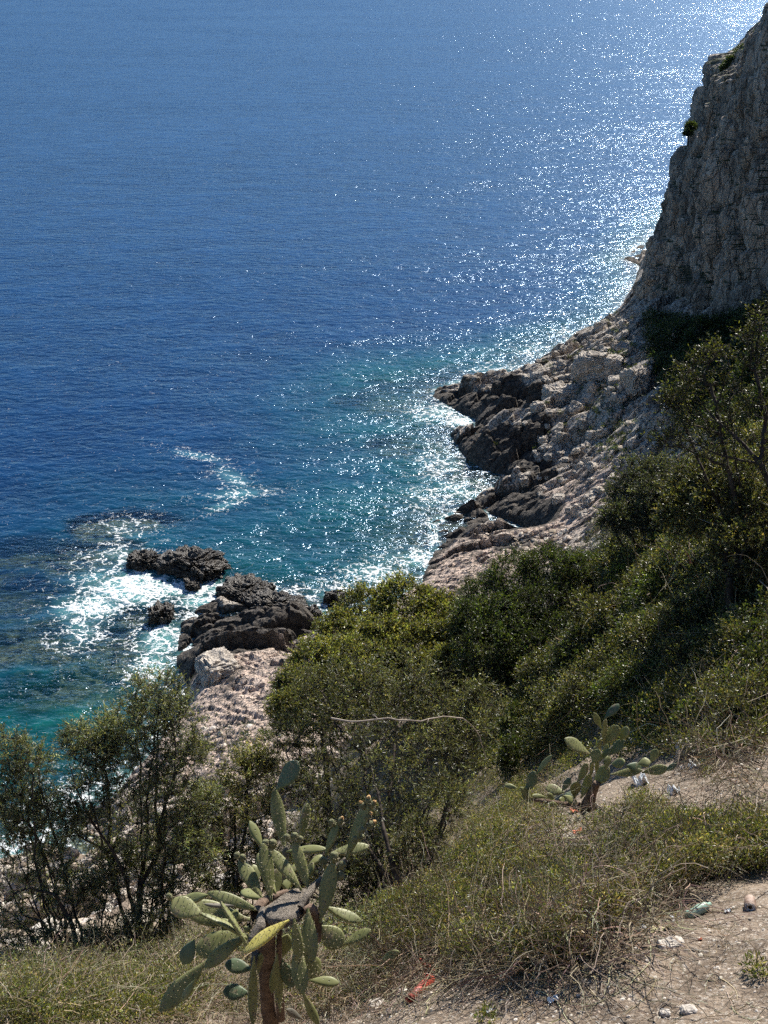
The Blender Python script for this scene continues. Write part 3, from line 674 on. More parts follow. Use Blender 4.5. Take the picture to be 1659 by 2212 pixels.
def plant(name, label, cat, base, blobs, limbs=(), pal=OLIVE, leaf=(.045, .009), natt=26, sub=5, nl=7, twl=.22, stem=.03, seed=1, group=None, twigs=True, shell=.0, up=.5, jit=.35, matl='leaf', tip=.0022, nst=0):
    """skeleton grown from the base towards points spread through the crown; leaves ride on twigs at its tips"""
    rng = np.random.default_rng(seed)
    base = np.asarray(base, float)
    root = empty(name, base, label, cat, group)
    nodes = [base.copy()]; par = [-1]; rmin = [0]
    for L in limbs:
        p_ = [np.asarray(q[:3], float) for q in L]
        # join the limb to the nearest existing node
        N = np.array(nodes); j = int(np.argmin(((N - p_[0]) ** 2).sum(1)))
        prev = j
        for a in range(len(p_)):
            q0 = nodes[prev]; steps = max(1, int(np.linalg.norm(p_[a] - q0) / .12))
            for s_ in range(1, steps + 1):
                q = q0 + (p_[a] - q0) * s_ / steps + (rng.normal(size=3) * .008 if s_ < steps else 0)
                nodes.append(q); par.append(prev); rmin.append(L[a][3] if len(L[a]) > 3 else 0); prev = len(nodes) - 1
    for k_ in range(nst):
        c_, r_ = blobs[int(rng.integers(len(blobs)))]; e_ = np.asarray(c_) + rng.normal(size=3) * np.asarray(r_) * .5; s0 = base + rng.normal(size=3) * [.12, .12, 0]
        md = (s0 * .5 + e_ * .5) + rng.normal(size=3) * [.12, .12, .05] - np.array([0, 0, .12]) * np.linalg.norm(e_ - s0)
        prev = 0; Lk = np.linalg.norm(e_ - s0); ns = max(4, int(Lk / .12))
        for s_ in range(1, ns + 1):
            t = s_ / ns; q = (1 - t) ** 2 * s0 + 2 * t * (1 - t) * md + t * t * e_ + rng.normal(size=3) * .012
            nodes.append(q); par.append(prev); rmin.append(.011 * (1 - t) + .002); prev = len(nodes) - 1
    att = []; outd = []
    for c_, r in blobs:
        n_a = natt; d = unit(rng.normal(size=(n_a, 3)))
        rad = (shell + (1 - shell) * rng.uniform(0, 1, n_a)) ** (1 / 2.2)
        att.append(np.asarray(c_) + d * (np.asarray(r) * rad[:, None] if np.ndim(r) else (r * rad)[:, None])); outd.append(d)
    att = np.concatenate(att); outd = np.concatenate(outd)
    g = gz(att[:, 0], att[:, 1]); ok = att[:, 2] > g - .05; att = att[ok]; outd = outd[ok]
    order = np.argsort(np.linalg.norm(att - base, axis=1)); att = att[order]; outd = outd[order]
    cap = len(nodes) + 4 * len(att) + 10
    NA = np.zeros((cap, 3)); NA[:len(nodes)] = nodes; m = len(nodes); par = par + [0] * (cap - m); rmin = rmin + [0] * (cap - m)
    depth = np.zeros(cap); 
    for i in range(1, m): depth[i] = depth[par[i]] + np.linalg.norm(NA[i] - NA[par[i]])
    tips = []
    for a in att:
        dv = a - NA[:m]; dist = np.sqrt((dv ** 2).sum(1))
        cost = dist + .25 * depth[:m]
        j = int(np.argmin(cost)); q0 = NA[j]; Ld = dist[j]
        k = 3 if Ld > .3 else 2; prev = j
        bow = rng.normal(size=3) * .10 * Ld + np.array([0, 0, -.06 * Ld])
        for s_ in range(1, k + 1):
            t = s_ / k; NA[m] = q0 + (a - q0) * t + bow * 4 * t * (1 - t) * .5
            par[m] = prev; depth[m] = depth[prev] + Ld / k; prev = m; m += 1
        tips.append(prev)
    r = np.full(m, tip ** 2.2)
    acc = np.zeros(m)
    for t in tips: acc[t] += tip ** 2.2
    for i in range(m - 1, 0, -1):
        acc[par[i]] += max(acc[i], 1e-9)
    rad = np.maximum(acc, tip ** 2.2) ** (1 / 2.2)
    rad = np.minimum(rad * (stem / rad[0] if rad[0] > stem else 1.0) ** 0.5, stem)
    rad = np.maximum(rad, tip); rad = np.maximum(rad, np.array(rmin[:m]))
    idx = np.arange(1, m); p0 = NA[np.array(par[1:m])]; p1 = NA[idx]
    P = np.stack([p0, p1 + (p1 - p0) * .04], 1); rr = np.stack([np.minimum(rad[np.array(par[1:m])], rad[idx] * 1.5), rad[idx]], 1)
    V, Q = tube_batch(P, rr, 5)
    # leafy twigs
    tpos = NA[np.array(tips)]; n_t = len(tips)
    tdir = unit(outd * .8 + np.array([0, 0, up]) + .0)
    td_ = unit(tdir[:, None, :] + .75 * rng.normal(size=(n_t, sub, 3)))
    L = twl * rng.uniform(.5, 1.2, (n_t, sub))
    start = tpos[:, None, :] - td_ * L[..., None] * .15
    mid = start + td_ * L[..., None] * .5 + np.array([0, 0, .03]) * L[..., None]
    end = start + td_ * L[..., None] + np.array([0, 0, -.10]) * L[..., None]
    if twigs:
        P2 = np.stack([start, mid, end], 2).reshape(-1, 3, 3); r2_ = np.tile(np.array([[tip * .8, tip * .6, tip * .35]]), (len(P2), 1))
        V2, Q2 = tube_batch(P2, r2_, 3)
        Q = np.concatenate([Q, Q2 + len(V)]); V = np.concatenate([V, V2])
    mesh_np('trunk', V - base, Q, M['bark'], root, smooth=True)
    tt = rng.uniform(.05, 1.05, (n_t, sub, nl))[..., None]
    lp = start[:, :, None, :] + td_[:, :, None, :] * L[:, :, None, None] * tt + np.array([0, 0, -.10]) * L[:, :, None, None] * tt * tt
    lp = lp.reshape(-1, 3); ld = np.repeat(td_.reshape(-1, 3), nl, 0)
    VL, QL = leaves(lp, ld, leaf[0], leaf[1], rng, .75)
    shade = np.exp(rng.normal(0, .25, n_t) + .45 * vn(tpos[:, 0] * 1.6 / max(twl * 4, .8), tpos[:, 1] * 1.6 / max(twl * 4, .8), tpos[:, 2] * 1.6 / max(twl * 4, .8), seed)); sh = np.repeat(shade, sub * nl)
    cc = colmix(len(lp), rng, pal[0], pal[1], jit) * sh[:, None]
    mesh_np('crown', VL - base, QL, M[matl], root, attrs={'Col': np.repeat(cc, 4, 0)})
    return root
def B(px, py, Y, rp, k=1.0):
    p = PY(px, py, Y); t = Y / ray(px, py)[1]
    return (p, rp * t / F * k)
def Lm(*pts): return [(*PY(px, py, Y), r) for px, py, Y, r in pts]

def yb(l): return [B(*q) for q in l]
# ------------------------------------------------------------------ olive trees in front of the sea
gb = lambda px, py, Y: (lambda p: np.array([p[0], p[1], gz(p[0], p[1]) - .05]))(PY(px, py, Y))
plant('olive_tree', 'tall leaning wild olive tree, sea foam and pale rocks behind its crown', 'tree', gb(300, 2070, 10.2),
      [B(345, 1500, 11.6, 58), B(300, 1550, 11.5, 55), B(375, 1555, 11.4, 55), B(405, 1630, 11.3, 50), B(175, 1600, 11.4, 45), B(225, 1640, 11.3, 45), B(300, 1640, 11.2, 65), B(360, 1700, 11, 65),
       B(205, 1710, 11, 60), B(285, 1760, 10.9, 70), B(375, 1810, 10.8, 60), B(160, 1770, 10.9, 45), B(430, 1730, 11.2, 45), B(240, 1580, 11.6, 40), B(310, 1860, 10.8, 55), B(240, 1850, 10.8, 50), B(390, 1900, 10.6, 60), B(420, 1830, 10.8, 55), B(350, 1960, 10.4, 55)],
      [Lm((300, 2010, 10.4, .036), (303, 1910, 10.6, .032), (343, 1842, 10.8, .027), (352, 1760, 10.9, .021), (374, 1690, 11, .015), (380, 1610, 11.2, .009), (365, 1550, 11.3, .005)),
       Lm((300, 2000, 10.4, .03), (268, 1890, 10.5, .022), (250, 1850, 10.6, .019), (198, 1775, 10.8, .014), (165, 1705, 10.9, .009), (150, 1650, 11, .005)),
       Lm((345, 1840, 10.8, .016), (335, 1740, 11, .012), (338, 1640, 11.2, .008), (345, 1560, 11.4, .005))], natt=56, sub=6, nl=9, twl=.21, stem=.04, seed=11, up=.8, nst=12)
plant('olive_tree', 'sparse crooked wild olive tree at the left edge with white rocks showing through', 'tree', gb(150, 2100, 9.9),
      [B(15, 1620, 11.4, 48), B(70, 1650, 11.3, 45), B(25, 1710, 11.2, 55), B(105, 1745, 11, 42), B(40, 1820, 10.9, 55), B(110, 1850, 10.7, 50), B(55, 1940, 10.5, 60), B(150, 1930, 10.4, 55),
       B(220, 1920, 10.4, 50), B(235, 2020, 10, 50), B(25, 2040, 10, 55), B(110, 2040, 9.9, 55), B(0, 1760, 11.2, 50), B(60, 1760, 11, 45), B(300, 2010, 10, 50), B(190, 2050, 9.8, 45)],
      [Lm((170, 2060, 10, .03), (150, 1985, 10.1, .026), (122, 1935, 10.2, .02), (70, 1918, 10.4, .014), (30, 1930, 10.5, .009)),
       Lm((140, 2060, 10, .02), (90, 1990, 10.1, .016), (48, 1975, 10.3, .012), (15, 1900, 10.6, .008)),
       Lm((125, 1930, 10.3, .014), (85, 1830, 10.8, .01), (105, 1745, 11, .007), (90, 1690, 11.1, .004)),
       Lm((60, 1900, 10.5, .01), (50, 1760, 11, .007), (45, 1690, 11.2, .004))], natt=46, sub=6, nl=9, twl=.20, stem=.035, seed=12, up=.6, nst=22)
plant('olive_shrub', 'thin feathery pale olive shrub between the tall olive tree and the cactus', 'shrub', gb(500, 2040, 10.2),
      [B(525, 1670, 11.8, 55), B(470, 1740, 11.6, 60), B(560, 1760, 11.4, 65), B(450, 1840, 11.2, 62), B(530, 1870, 11, 65), B(600, 1860, 11, 55), B(480, 1940, 10.6, 60), B(560, 1650, 12, 40)],
      [Lm((495, 1980, 10.4, .016), (520, 1850, 10.9, .012), (535, 1740, 11.4, .008), (530, 1660, 11.8, .004))], pal=([(.18, .18, .09), (.24, .24, .12), (.11, .115, .055)], [3, 2, 3]), natt=64, sub=6, nl=9, twl=.19, stem=.03, seed=13, up=.8, nst=14)
plant('olive_tree', 'broad dark wild olive tree right behind the large prickly pear', 'tree', gb(860, 1990, 9.4),
      [B(690, 1500, 12.4, 70), B(790, 1470, 12.4, 78), B(890, 1480, 12.2, 75), B(965, 1530, 12, 65), B(640, 1590, 12, 62), B(740, 1590, 11.8, 85), B(860, 1590, 11.6, 90), B(960, 1640, 11.2, 75),
       B(640, 1700, 11.4, 60), B(730, 1710, 11, 80), B(850, 1700, 10.8, 85), B(950, 1740, 10.4, 70), B(690, 1820, 10.4, 70), B(800, 1820, 10.2, 75), B(900, 1830, 9.9, 60), B(1010, 1600, 11.5, 55), B(1040, 1520, 12, 50), B(740, 1900, 9.9, 55), B(640, 1900, 10, 50)],
      [Lm((862, 1900, 9.6, .04), (848, 1868, 9.7, .034), (830, 1795, 10, .024), (817, 1713, 10.5, .015), (790, 1620, 11.2, .008)),
       Lm((865, 1930, 9.6, .035), (800, 1840, 10, .022), (760, 1760, 10.6, .014), (720, 1650, 11.4, .008)),
       Lm((855, 1880, 9.7, .025), (905, 1790, 10.2, .016), (930, 1700, 10.8, .01), (920, 1580, 11.6, .006))], pal=([(.10, .11, .055), (.155, .16, .085), (.06, .068, .034), (.25, .25, .16)], [4, 2.5, 3.5, 1]), natt=62, sub=6, nl=9, twl=.22, stem=.05, seed=14, up=.7, nst=26)
plant('olive_tree', 'grey green small olive tree standing alone above the pale slab of shore rock', 'tree', gb(1400, 1120, 26),
      [B(1370, 1030, 26, 42), B(1425, 1020, 26, 38), B(1350, 1075, 26, 36), B(1410, 1075, 25, 45), B(1450, 1060, 25, 38), B(1330, 1120, 25, 35), B(1380, 1120, 25, 40), B(1430, 1120, 25, 40)],
      pal=([(.075, .09, .05), (.12, .135, .08), (.045, .055, .03)], [3, 2, 3]), leaf=(.06, .02), natt=90, sub=5, nl=8, twl=.3, stem=.07, seed=15, tip=.005, nst=8)
plant('tree', 'bare twigged tree with sunlit leaf tufts at the right edge below the cliff', 'tree', gb(1690, 1130, 15.5),
      [B(1500, 800, 17, 34), B(1545, 770, 17, 38), B(1470, 845, 17, 30), B(1565, 830, 16.8, 40), B(1610, 740, 17, 36), B(1645, 680, 17.2, 40), B(1640, 780, 16.8, 45), B(1500, 900, 16.6, 38), B(1590, 900, 16.5, 48), B(1650, 880, 16.4, 50), B(1540, 970, 16.2, 48), B(1630, 980, 16, 55), B(1450, 950, 16.5, 30), B(1440, 870, 17, 22)],
      [Lm((1680, 1080, 15.6, .06), (1640, 1000, 15.9, .045), (1590, 945, 16.2, .028), (1540, 900, 16.5, .018), (1500, 850, 16.8, .01)),
       Lm((1640, 1000, 15.9, .04), (1655, 900, 16.4, .028), (1630, 800, 16.8, .018), (1640, 700, 17.1, .009)),
       Lm((1640, 1000, 16, .03), (1560, 985, 16.2, .018), (1480, 950, 16.5, .011), (1420, 905, 16.8, .005))], pal=([(.075, .085, .022), (.13, .14, .035), (.04, .05, .014)], [4, 2, 4]), leaf=(.05, .018), natt=24, sub=4, nl=6, twl=.3, stem=.05, seed=16, tip=.004, nst=3)
plant('shrub', 'dark green bush filling the right edge beneath the bare twigged tree', 'shrub', gb(1600, 1300, 14.5), yb([(1500, 1040, 17.5, 50), (1560, 1030, 17, 60), (1640, 1040, 16.5, 65), (1480, 1110, 17, 50), (1560, 1110, 16.4, 65), (1640, 1130, 16, 70), (1600, 1200, 15.5, 65)]), pal=DARK, leaf=(.05, .02), natt=130, sub=6, nl=8, twl=.28, stem=.06, seed=81, shell=.35, tip=.003)

# ------------------------------------------------------------------ shrubs on the slope
def thicket(n, poly, seed, Rp=75):
    rng = np.random.default_rng(seed); pts = sample_poly(poly, n * 12, rng)
    # thin to even spacing
    keep = []
    for p in pts:
        if all((p[0] - q[0]) ** 2 + (p[1] - q[1]) ** 2 > (Rp * .8) ** 2 for q in keep): keep.append(p)
        if len(keep) >= n: break
    return np.array(keep)
def shrub(label, spec, pal, leaf, seed, group=None, natt=60, sub=5, nl=8, twl=.25, up=.35, lift=.45, cat='shrub', name='shrub', shell=.35, tip=.003):
    """spec: picture points that lie on the ground, each with a radius; the clump stands on the slope there"""
    bl = []
    for px, py, rp in spec:
        h_ = hit(px, py); t = h_[1] / ray(px, py)[1]; r = rp * t / F
        bl.append((h_ + np.array([0, 0, r * lift]), r))
    cen = np.mean([b_[0] for b_ in bl], 0); cen[2] = gz(cen[0], cen[1]) - .05
    return plant(name, label, 'shrub', cen, bl, pal=pal, leaf=leaf, natt=natt, sub=sub, nl=nl, twl=twl, stem=.05, seed=seed, group=group, up=up, shell=shell, tip=tip)

plant('shrub', 'rounded light green bush overlooking the cove between the two pale slabs', 'shrub', gb(850, 1480, 27),
      yb([(790, 1330, 28, 62), (870, 1310, 28, 62), (945, 1340, 28, 55), (740, 1375, 27, 55), (820, 1400, 26.5, 75), (910, 1410, 26.5, 75), (975, 1390, 26.5, 45), (850, 1470, 25.5, 75), (760, 1450, 25.5, 70), (940, 1470, 25.5, 65), (980, 1450, 25, 50)]), pal=LENT, leaf=(.075, .032), natt=190, sub=6, nl=9, twl=.34, stem=.08, seed=21, shell=.4, tip=.005)
plant('shrub', 'yellow green bush spilling onto the pink rock slab, lowest of the light bushes', 'shrub', gb(700, 1560, 24),
      yb([(680, 1430, 25.5, 48), (720, 1450, 25, 65), (640, 1485, 24.5, 38), (690, 1510, 24, 60), (780, 1490, 24, 65), (620, 1530, 23.5, 30)]), pal=LENT, leaf=(.07, .03), natt=150, sub=6, nl=9, twl=.32, stem=.07, seed=22, shell=.4, tip=.005)
plant('shrub', 'dark domed bush with fine twigs beside the pale slab in the middle', 'shrub', gb(1130, 1330, 25),
      yb([(1050, 1300, 26, 55), (1110, 1255, 26.5, 60), (1180, 1240, 26.5, 60), (1240, 1250, 26, 55), (1020, 1345, 25, 45), (1100, 1340, 25, 70), (1190, 1330, 25, 70), (1050, 1410, 24, 65), (1130, 1400, 24, 65), (1220, 1390, 24, 60)]), pal=([(.05, .075, .02), (.085, .11, .035), (.03, .045, .014)], [4, 3, 3]), leaf=(.06, .020), natt=170, sub=6, nl=9, twl=.34, stem=.07, seed=23, shell=.4, up=.8, tip=.005)

sh_specs = [
 ('dark bushy shrub under the sunlit leaf tufts below the cliff', [(1470, 1010, 50), (1530, 1000, 55), (1500, 950, 45), (1560, 950, 50)], DARK, (.07, .03)),
 ('dark tall shrub at the right edge just below the cliff foot', [(1600, 1010, 60), (1650, 990, 60), (1620, 930, 60), (1655, 880, 60)], DARK, (.07, .03)),
 ('olive green shrub below the small lone olive tree', [(1330, 1150, 45), (1390, 1140, 50), (1450, 1120, 50), (1300, 1200, 50), (1370, 1210, 55)], DARK, (.06, .024)),
 ('bushy dark green shrub at the right edge under the bare twigged tree', [(1520, 1080, 60), (1590, 1090, 60), (1650, 1100, 60), (1480, 1140, 55), (1560, 1170, 60), (1640, 1190, 60)], DARK, (.055, .022)),
 ('sunlit speckled green shrub in the middle of the dark thicket', [(1300, 1270, 55), (1370, 1280, 60), (1440, 1230, 60), (1430, 1310, 60)], ([(.08, .12, .02), (.13, .17, .03), (.04, .06, .014)], [4, 3, 3]), (.05, .022)),
 ('large dense dark shrub against the right edge of the thicket', [(1530, 1260, 65), (1610, 1280, 65), (1650, 1350, 60), (1560, 1350, 65)], DARK, (.05, .022)),
 ('yellowish brown dry shrub beside the domed dark bush', [(1060, 1400, 60), (1130, 1410, 60), (1020, 1460, 50), (1090, 1480, 60)], ([(.12, .115, .04), (.17, .15, .06), (.06, .06, .02)], [4, 3, 3]), (.04, .016)),
 ('green shrub with bare stems in front of the yellowish dry shrub', [(1190, 1400, 60), (1240, 1340, 55), (1260, 1430, 60), (1180, 1480, 55)], DARK, (.045, .02)),
 ('deep green shrub in the shade between two lighter ones', [(1340, 1380, 60), (1400, 1400, 60), (1330, 1460, 60), (1470, 1400, 55)], DARK, (.045, .02)),
 ('glossy leaved ivy shrub above the small prickly pear', [(1330, 1530, 45), (1400, 1510, 50), (1460, 1530, 50), (1420, 1570, 40), (1510, 1570, 38)], IVY, (.045, .036)),
 ('dark leafy shrub at the right edge above the tangle of dry twigs', [(1540, 1450, 60), (1610, 1440, 60), (1650, 1500, 55), (1580, 1510, 50)], DARK, (.045, .022)),
 ('dark low shrub between the broad olive tree and the small prickly pear', [(1090, 1560, 60), (1160, 1570, 55), (1060, 1630, 50), (1230, 1560, 55), (1210, 1500, 50)], DARK, (.035, .014)),
]
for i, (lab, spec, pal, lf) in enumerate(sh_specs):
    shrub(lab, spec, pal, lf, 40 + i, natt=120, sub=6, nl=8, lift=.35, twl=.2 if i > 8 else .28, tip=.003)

# more of the same crowded shrubs: nothing tells these apart
rng = np.random.default_rng(5)
tp_ = thicket(34, [(1010, 1400), (1080, 1330), (1240, 1290), (1300, 1200), (1350, 1140), (1480, 1110), (1655, 1140), (1655, 1500), (1500, 1540), (1320, 1530), (1200, 1600), (1090, 1640), (1000, 1560)], 6, 84)
tp_ = np.concatenate([tp_, [(1500, 1400), (1570, 1375), (1640, 1400), (1530, 1460), (1600, 1455), (1655, 1480), (1550, 1530), (1640, 1545), (1590, 1310), (1655, 1320)]])
for i, (px_, py_) in enumerate(tp_):
    pal_ = [DARK, ([(.075, .085, .030), (.115, .12, .045), (.045, .052, .02), (.20, .18, .08)], [4, 3, 3, 1]), ([(.045, .062, .018), (.07, .09, .024), (.028, .038, .012)], [4, 3, 3])][i % 3]
    h__ = hit(px_, py_); t__ = h__[1] / ray(px_, py_)[1]; R_ = rng.uniform(48, 72)
    sp_ = [(px_, py_, R_)] + [(px_ + rng.uniform(-42, 42), py_ + rng.uniform(-20, 45), rng.uniform(34, 50)) for _ in range(3)]
    lf_ = [(.045, .02), (.05, .016), (.04, .024)][i % 3] if t__ < 22 else (.06, .026)
    shrub('dense rounded olive green shrub crowded among its neighbours in the thicket', sp_, pal_, lf_, 300 + i, group='shrubs crowded in the thicket on the slope', natt=80, sub=6, nl=8, lift=.75, twl=.22 if t__ < 18 else .3, tip=.003)

def stuff_leaves(name, label, pts, rad, n_per, leaf, pal, seed, up=.4, jit=.35, flat=.6, parent=None):
    rng = np.random.default_rng(seed); n = len(pts)
    rad = np.broadcast_to(rad, (n,))
    d = rng.normal(size=(n, n_per, 3)); d = unit(d) * (rng.uniform(.1, 1, (n, n_per, 1)) ** .5)
    d[..., 2] = np.abs(d[..., 2]) * flat
    lp = (pts[:, None, :] + d * rad[:, None, None]).reshape(-1, 3)
    ld = unit(d.reshape(-1, 3) + np.array([0, 0, up]))
    V, Q = leaves(lp, ld, leaf[0], leaf[1], rng, .7)
    sh = np.repeat(np.exp(rng.normal(0, .2, n)), n_per)
    cc = colmix(len(lp), rng, pal[0], pal[1], jit) * sh[:, None]
    return V, Q, np.repeat(cc, 4, 0)
def build_stuff(name, label, cat, sets, mat='leaf'):
    V = []; Q = []; C_ = []; n = 0
    for v, q, c_ in sets:
        V.append(v); Q.append(q + n); C_.append(c_); n += len(v)
    o = mesh_np(name, np.concatenate(V), np.concatenate(Q), M[mat], attrs={'Col': np.concatenate(C_)})
    return tag(o, label, cat, kind='stuff')
# filler between the shrubs: understorey that reads as one mass
rng = np.random.default_rng(77)
pol = [(990, 1320), (1060, 1260), (1230, 1200), (1290, 1120), (1340, 1060), (1420, 1000), (1500, 940), (1659, 860), (1659, 1560), (1500, 1590), (1300, 1590), (1200, 1630), (1060, 1690), (960, 1650), (900, 1500)]
pp = hits(sample_poly(pol, 2500, rng))
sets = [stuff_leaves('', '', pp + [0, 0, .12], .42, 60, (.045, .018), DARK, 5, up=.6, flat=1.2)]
pol = [(600, 1560), (640, 1500), (700, 1400), (900, 1380), (1020, 1380), (1200, 1560), (1160, 1640), (1000, 1700), (880, 1790), (840, 1900), (640, 1900), (600, 1700)]
pp = hits(sample_poly(pol, 1300, rng)); sets.append(stuff_leaves('', '', pp + [0, 0, .1], .4, 50, (.04, .012), DARK, 6, flat=1.2))
# below the olive trees
pol = [(0, 2040), (400, 2030), (620, 1980), (860, 1940), (860, 2060), (400, 2110), (0, 2130)]
pp = hits(sample_poly(pol, 900, rng)); sets.append(stuff_leaves('', '', pp + [0, 0, .05], .22, 45, (.03, .008), OLIVE, 7, flat=1.3))
build_stuff('undergrowth', 'dark leafy undergrowth filling the slope between the bushes', 'undergrowth', sets)

# far scrub: shaded belt at the cliff foot, tufts on the shore rocks, bushes on the cliff top
pol = [(1398, 680), (1440, 690), (1500, 700), (1580, 690), (1659, 660), (1659, 960), (1560, 960), (1480, 930), (1425, 830), (1400, 770)]
pp = hits(sample_poly(pol, 2200, rng))
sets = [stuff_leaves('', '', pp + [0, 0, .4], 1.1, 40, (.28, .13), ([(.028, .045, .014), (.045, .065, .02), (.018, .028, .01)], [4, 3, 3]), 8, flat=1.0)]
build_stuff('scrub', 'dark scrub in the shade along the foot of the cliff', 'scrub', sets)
cl = np.concatenate([rng.normal((1345, 780), (28, 40), (60, 2)), rng.normal((1320, 930), (32, 50), (90, 2)), rng.normal((1280, 860), (35, 40), (45, 2)), rng.normal((1240, 800), (30, 30), (20, 2)), rng.normal((580, 1590), (26, 12), (12, 2)), rng.normal((520, 1600), (20, 18), (8, 2)), rng.normal((1000, 1290), (12, 12), (5, 2)), rng.normal((1180, 960), (60, 60), (14, 2))])
pp = hits(cl)
build_stuff('rock_plants', 'small green tufts growing in the cracks of the shore rocks', 'plants', [stuff_leaves('', '', pp + [0, 0, .02], rng.uniform(.25, .7, len(pp)), 70, (.16, .06), ([(.06, .085, .025), (.10, .12, .035), (.035, .05, .016)], [4, 3, 3]), 9, flat=.9)])
def cliff_bush(label, l, seed):
    bl = [B(*q) for q in l]; base = np.mean([b_[0] for b_ in bl], 0) - np.array([0, 0, 2.2])
    rngc = np.random.default_rng(seed); root = empty('shrub', base, label, 'shrub')
    t_ = Tubes()
    for p_, r in bl: t_.add([base, base * .4 + p_ * .6 + rngc.normal(size=3) * .3, p_], [.16, .1, .05], 5)
    t_.build('stem', M['bark'], root, base)
    pts = np.concatenate([np.tile(p_, (70, 1)) + unit(rngc.normal(size=(70, 3))) * r * rngc.uniform(.3, 1, (70, 1)) for p_, r in bl])
    V, Q, C_ = stuff_leaves('', '', pts, .5, 45, (.22, .11), ([(.04, .06, .02), (.06, .085, .028), (.025, .036, .014)], [4, 3, 3]), seed, flat=1)
    mesh_np('crown', V - base, Q, M['leaf'], root, attrs={'Col': C_})
cliff_bush('dark bush crowning the cliff at the upper right corner', [(1645, 95, 198, 30), (1625, 125, 196, 26), (1665, 70, 200, 34), (1655, 130, 197, 30)], 3)
cliff_bush('pale green low bush on the cliff edge left of the crowning bush', [(1600, 118, 199, 16), (1580, 135, 198, 14), (1565, 150, 197, 9)], 4)
cliff_bush('small bush clinging to a ledge on the left profile of the cliff', [(1492, 275, 192, 11), (1486, 290, 191, 8)], 5)
cliff_bush('small round bush hanging on the upper cliff face', [(1545, 390, 182, 9), (1558, 400, 181, 10)], 6)
# ------------------------------------------------------------------ prickly pears
def pad_mat(name, c1, c2, dot, rough=.5):
    m, nt, out = newmat(name); b = NB(nt)
    uv = b.n('ShaderNodeUVMap', uv_map='UVMap').outputs[0]
    v = b.voro(uv, 1.0, 'F1', .35)
    dots = b.ramp(v, .10, .22, 1, 0)
    oc = b.n('ShaderNodeTexCoord').outputs['Object']
    n1 = b.noise(oc, 9, 5, .6); n2 = b.noise(oc, 40, 3, .6)
    col = b.mix(b.ramp(n1, .32, .68), c1, c2)
    col = b.mix(b.ramp(n2, .58, .72, 0, .35), col, (.20, .19, .12))
    col = b.mix(b.math('MULTIPLY', b.ramp(b.noise(oc, 11, 5, .75), .56, .66), .8), col, (.24, .19, .12))
    col = b.mix(dots, col, dot)
    h = b.math('ADD', b.math('MULTIPLY', dots, .6), b.math('MULTIPLY', n1, .5))
    p = b.bsdf(col, rough, .35, b.bump(h, .5, .006))
    t = b.n('ShaderNodeBsdfTranslucent'); b.set(t.inputs[0], b.mix(1.0, col, (1.0, 1.1, .4), 'MULTIPLY'))
    mx = b.n('ShaderNodeMixShader'); mx.inputs[0].default_value = .12
    nt.links.new(p.outputs[0], mx.inputs[1]); nt.links.new(t.outputs[0], mx.inputs[2]); nt.links.new(mx.outputs[0], out.inputs[0])
    return m
M['pad'] = pad_mat('cactus_pad', (.165, .178, .062), (.245, .25, .10), (.05, .045, .025))
M['pad_dark'] = pad_mat('cactus_pad_bluish_and_shaded', (.070, .105, .055), (.105, .145, .075), (.11, .12, .07))  # bluish pads; also an inner pad whose shade is put into its colour
M['pad_yellow'] = pad_mat('cactus_pad_yellow', (.52, .45, .10), (.62, .53, .17), (.14, .12, .04))
M['pad_corky'] = pad_mat('cactus_pad_corky', (.13, .125, .10), (.20, .175, .14), (.07, .06, .05), .85)
M['fruit'] = simple_mat('cactus_fruit', (.11, .12, .05), (.19, .18, .09), 60, .7, .3, .8, .01)
M['flower'] = simple_mat('dried_flower', (.42, .22, .08), (.55, .38, .18), 60, .8, .2)
M['cacbark'] = simple_mat('cactus_trunk_bark', (.075, .05, .037), (.19, .135, .10), 12, .9, .15, 1.0, .02)
M['cacbark2'] = simple_mat('cactus_corky_bark', (.14, .122, .10), (.30, .26, .215), 45, .95, .1, 1.0, .025)

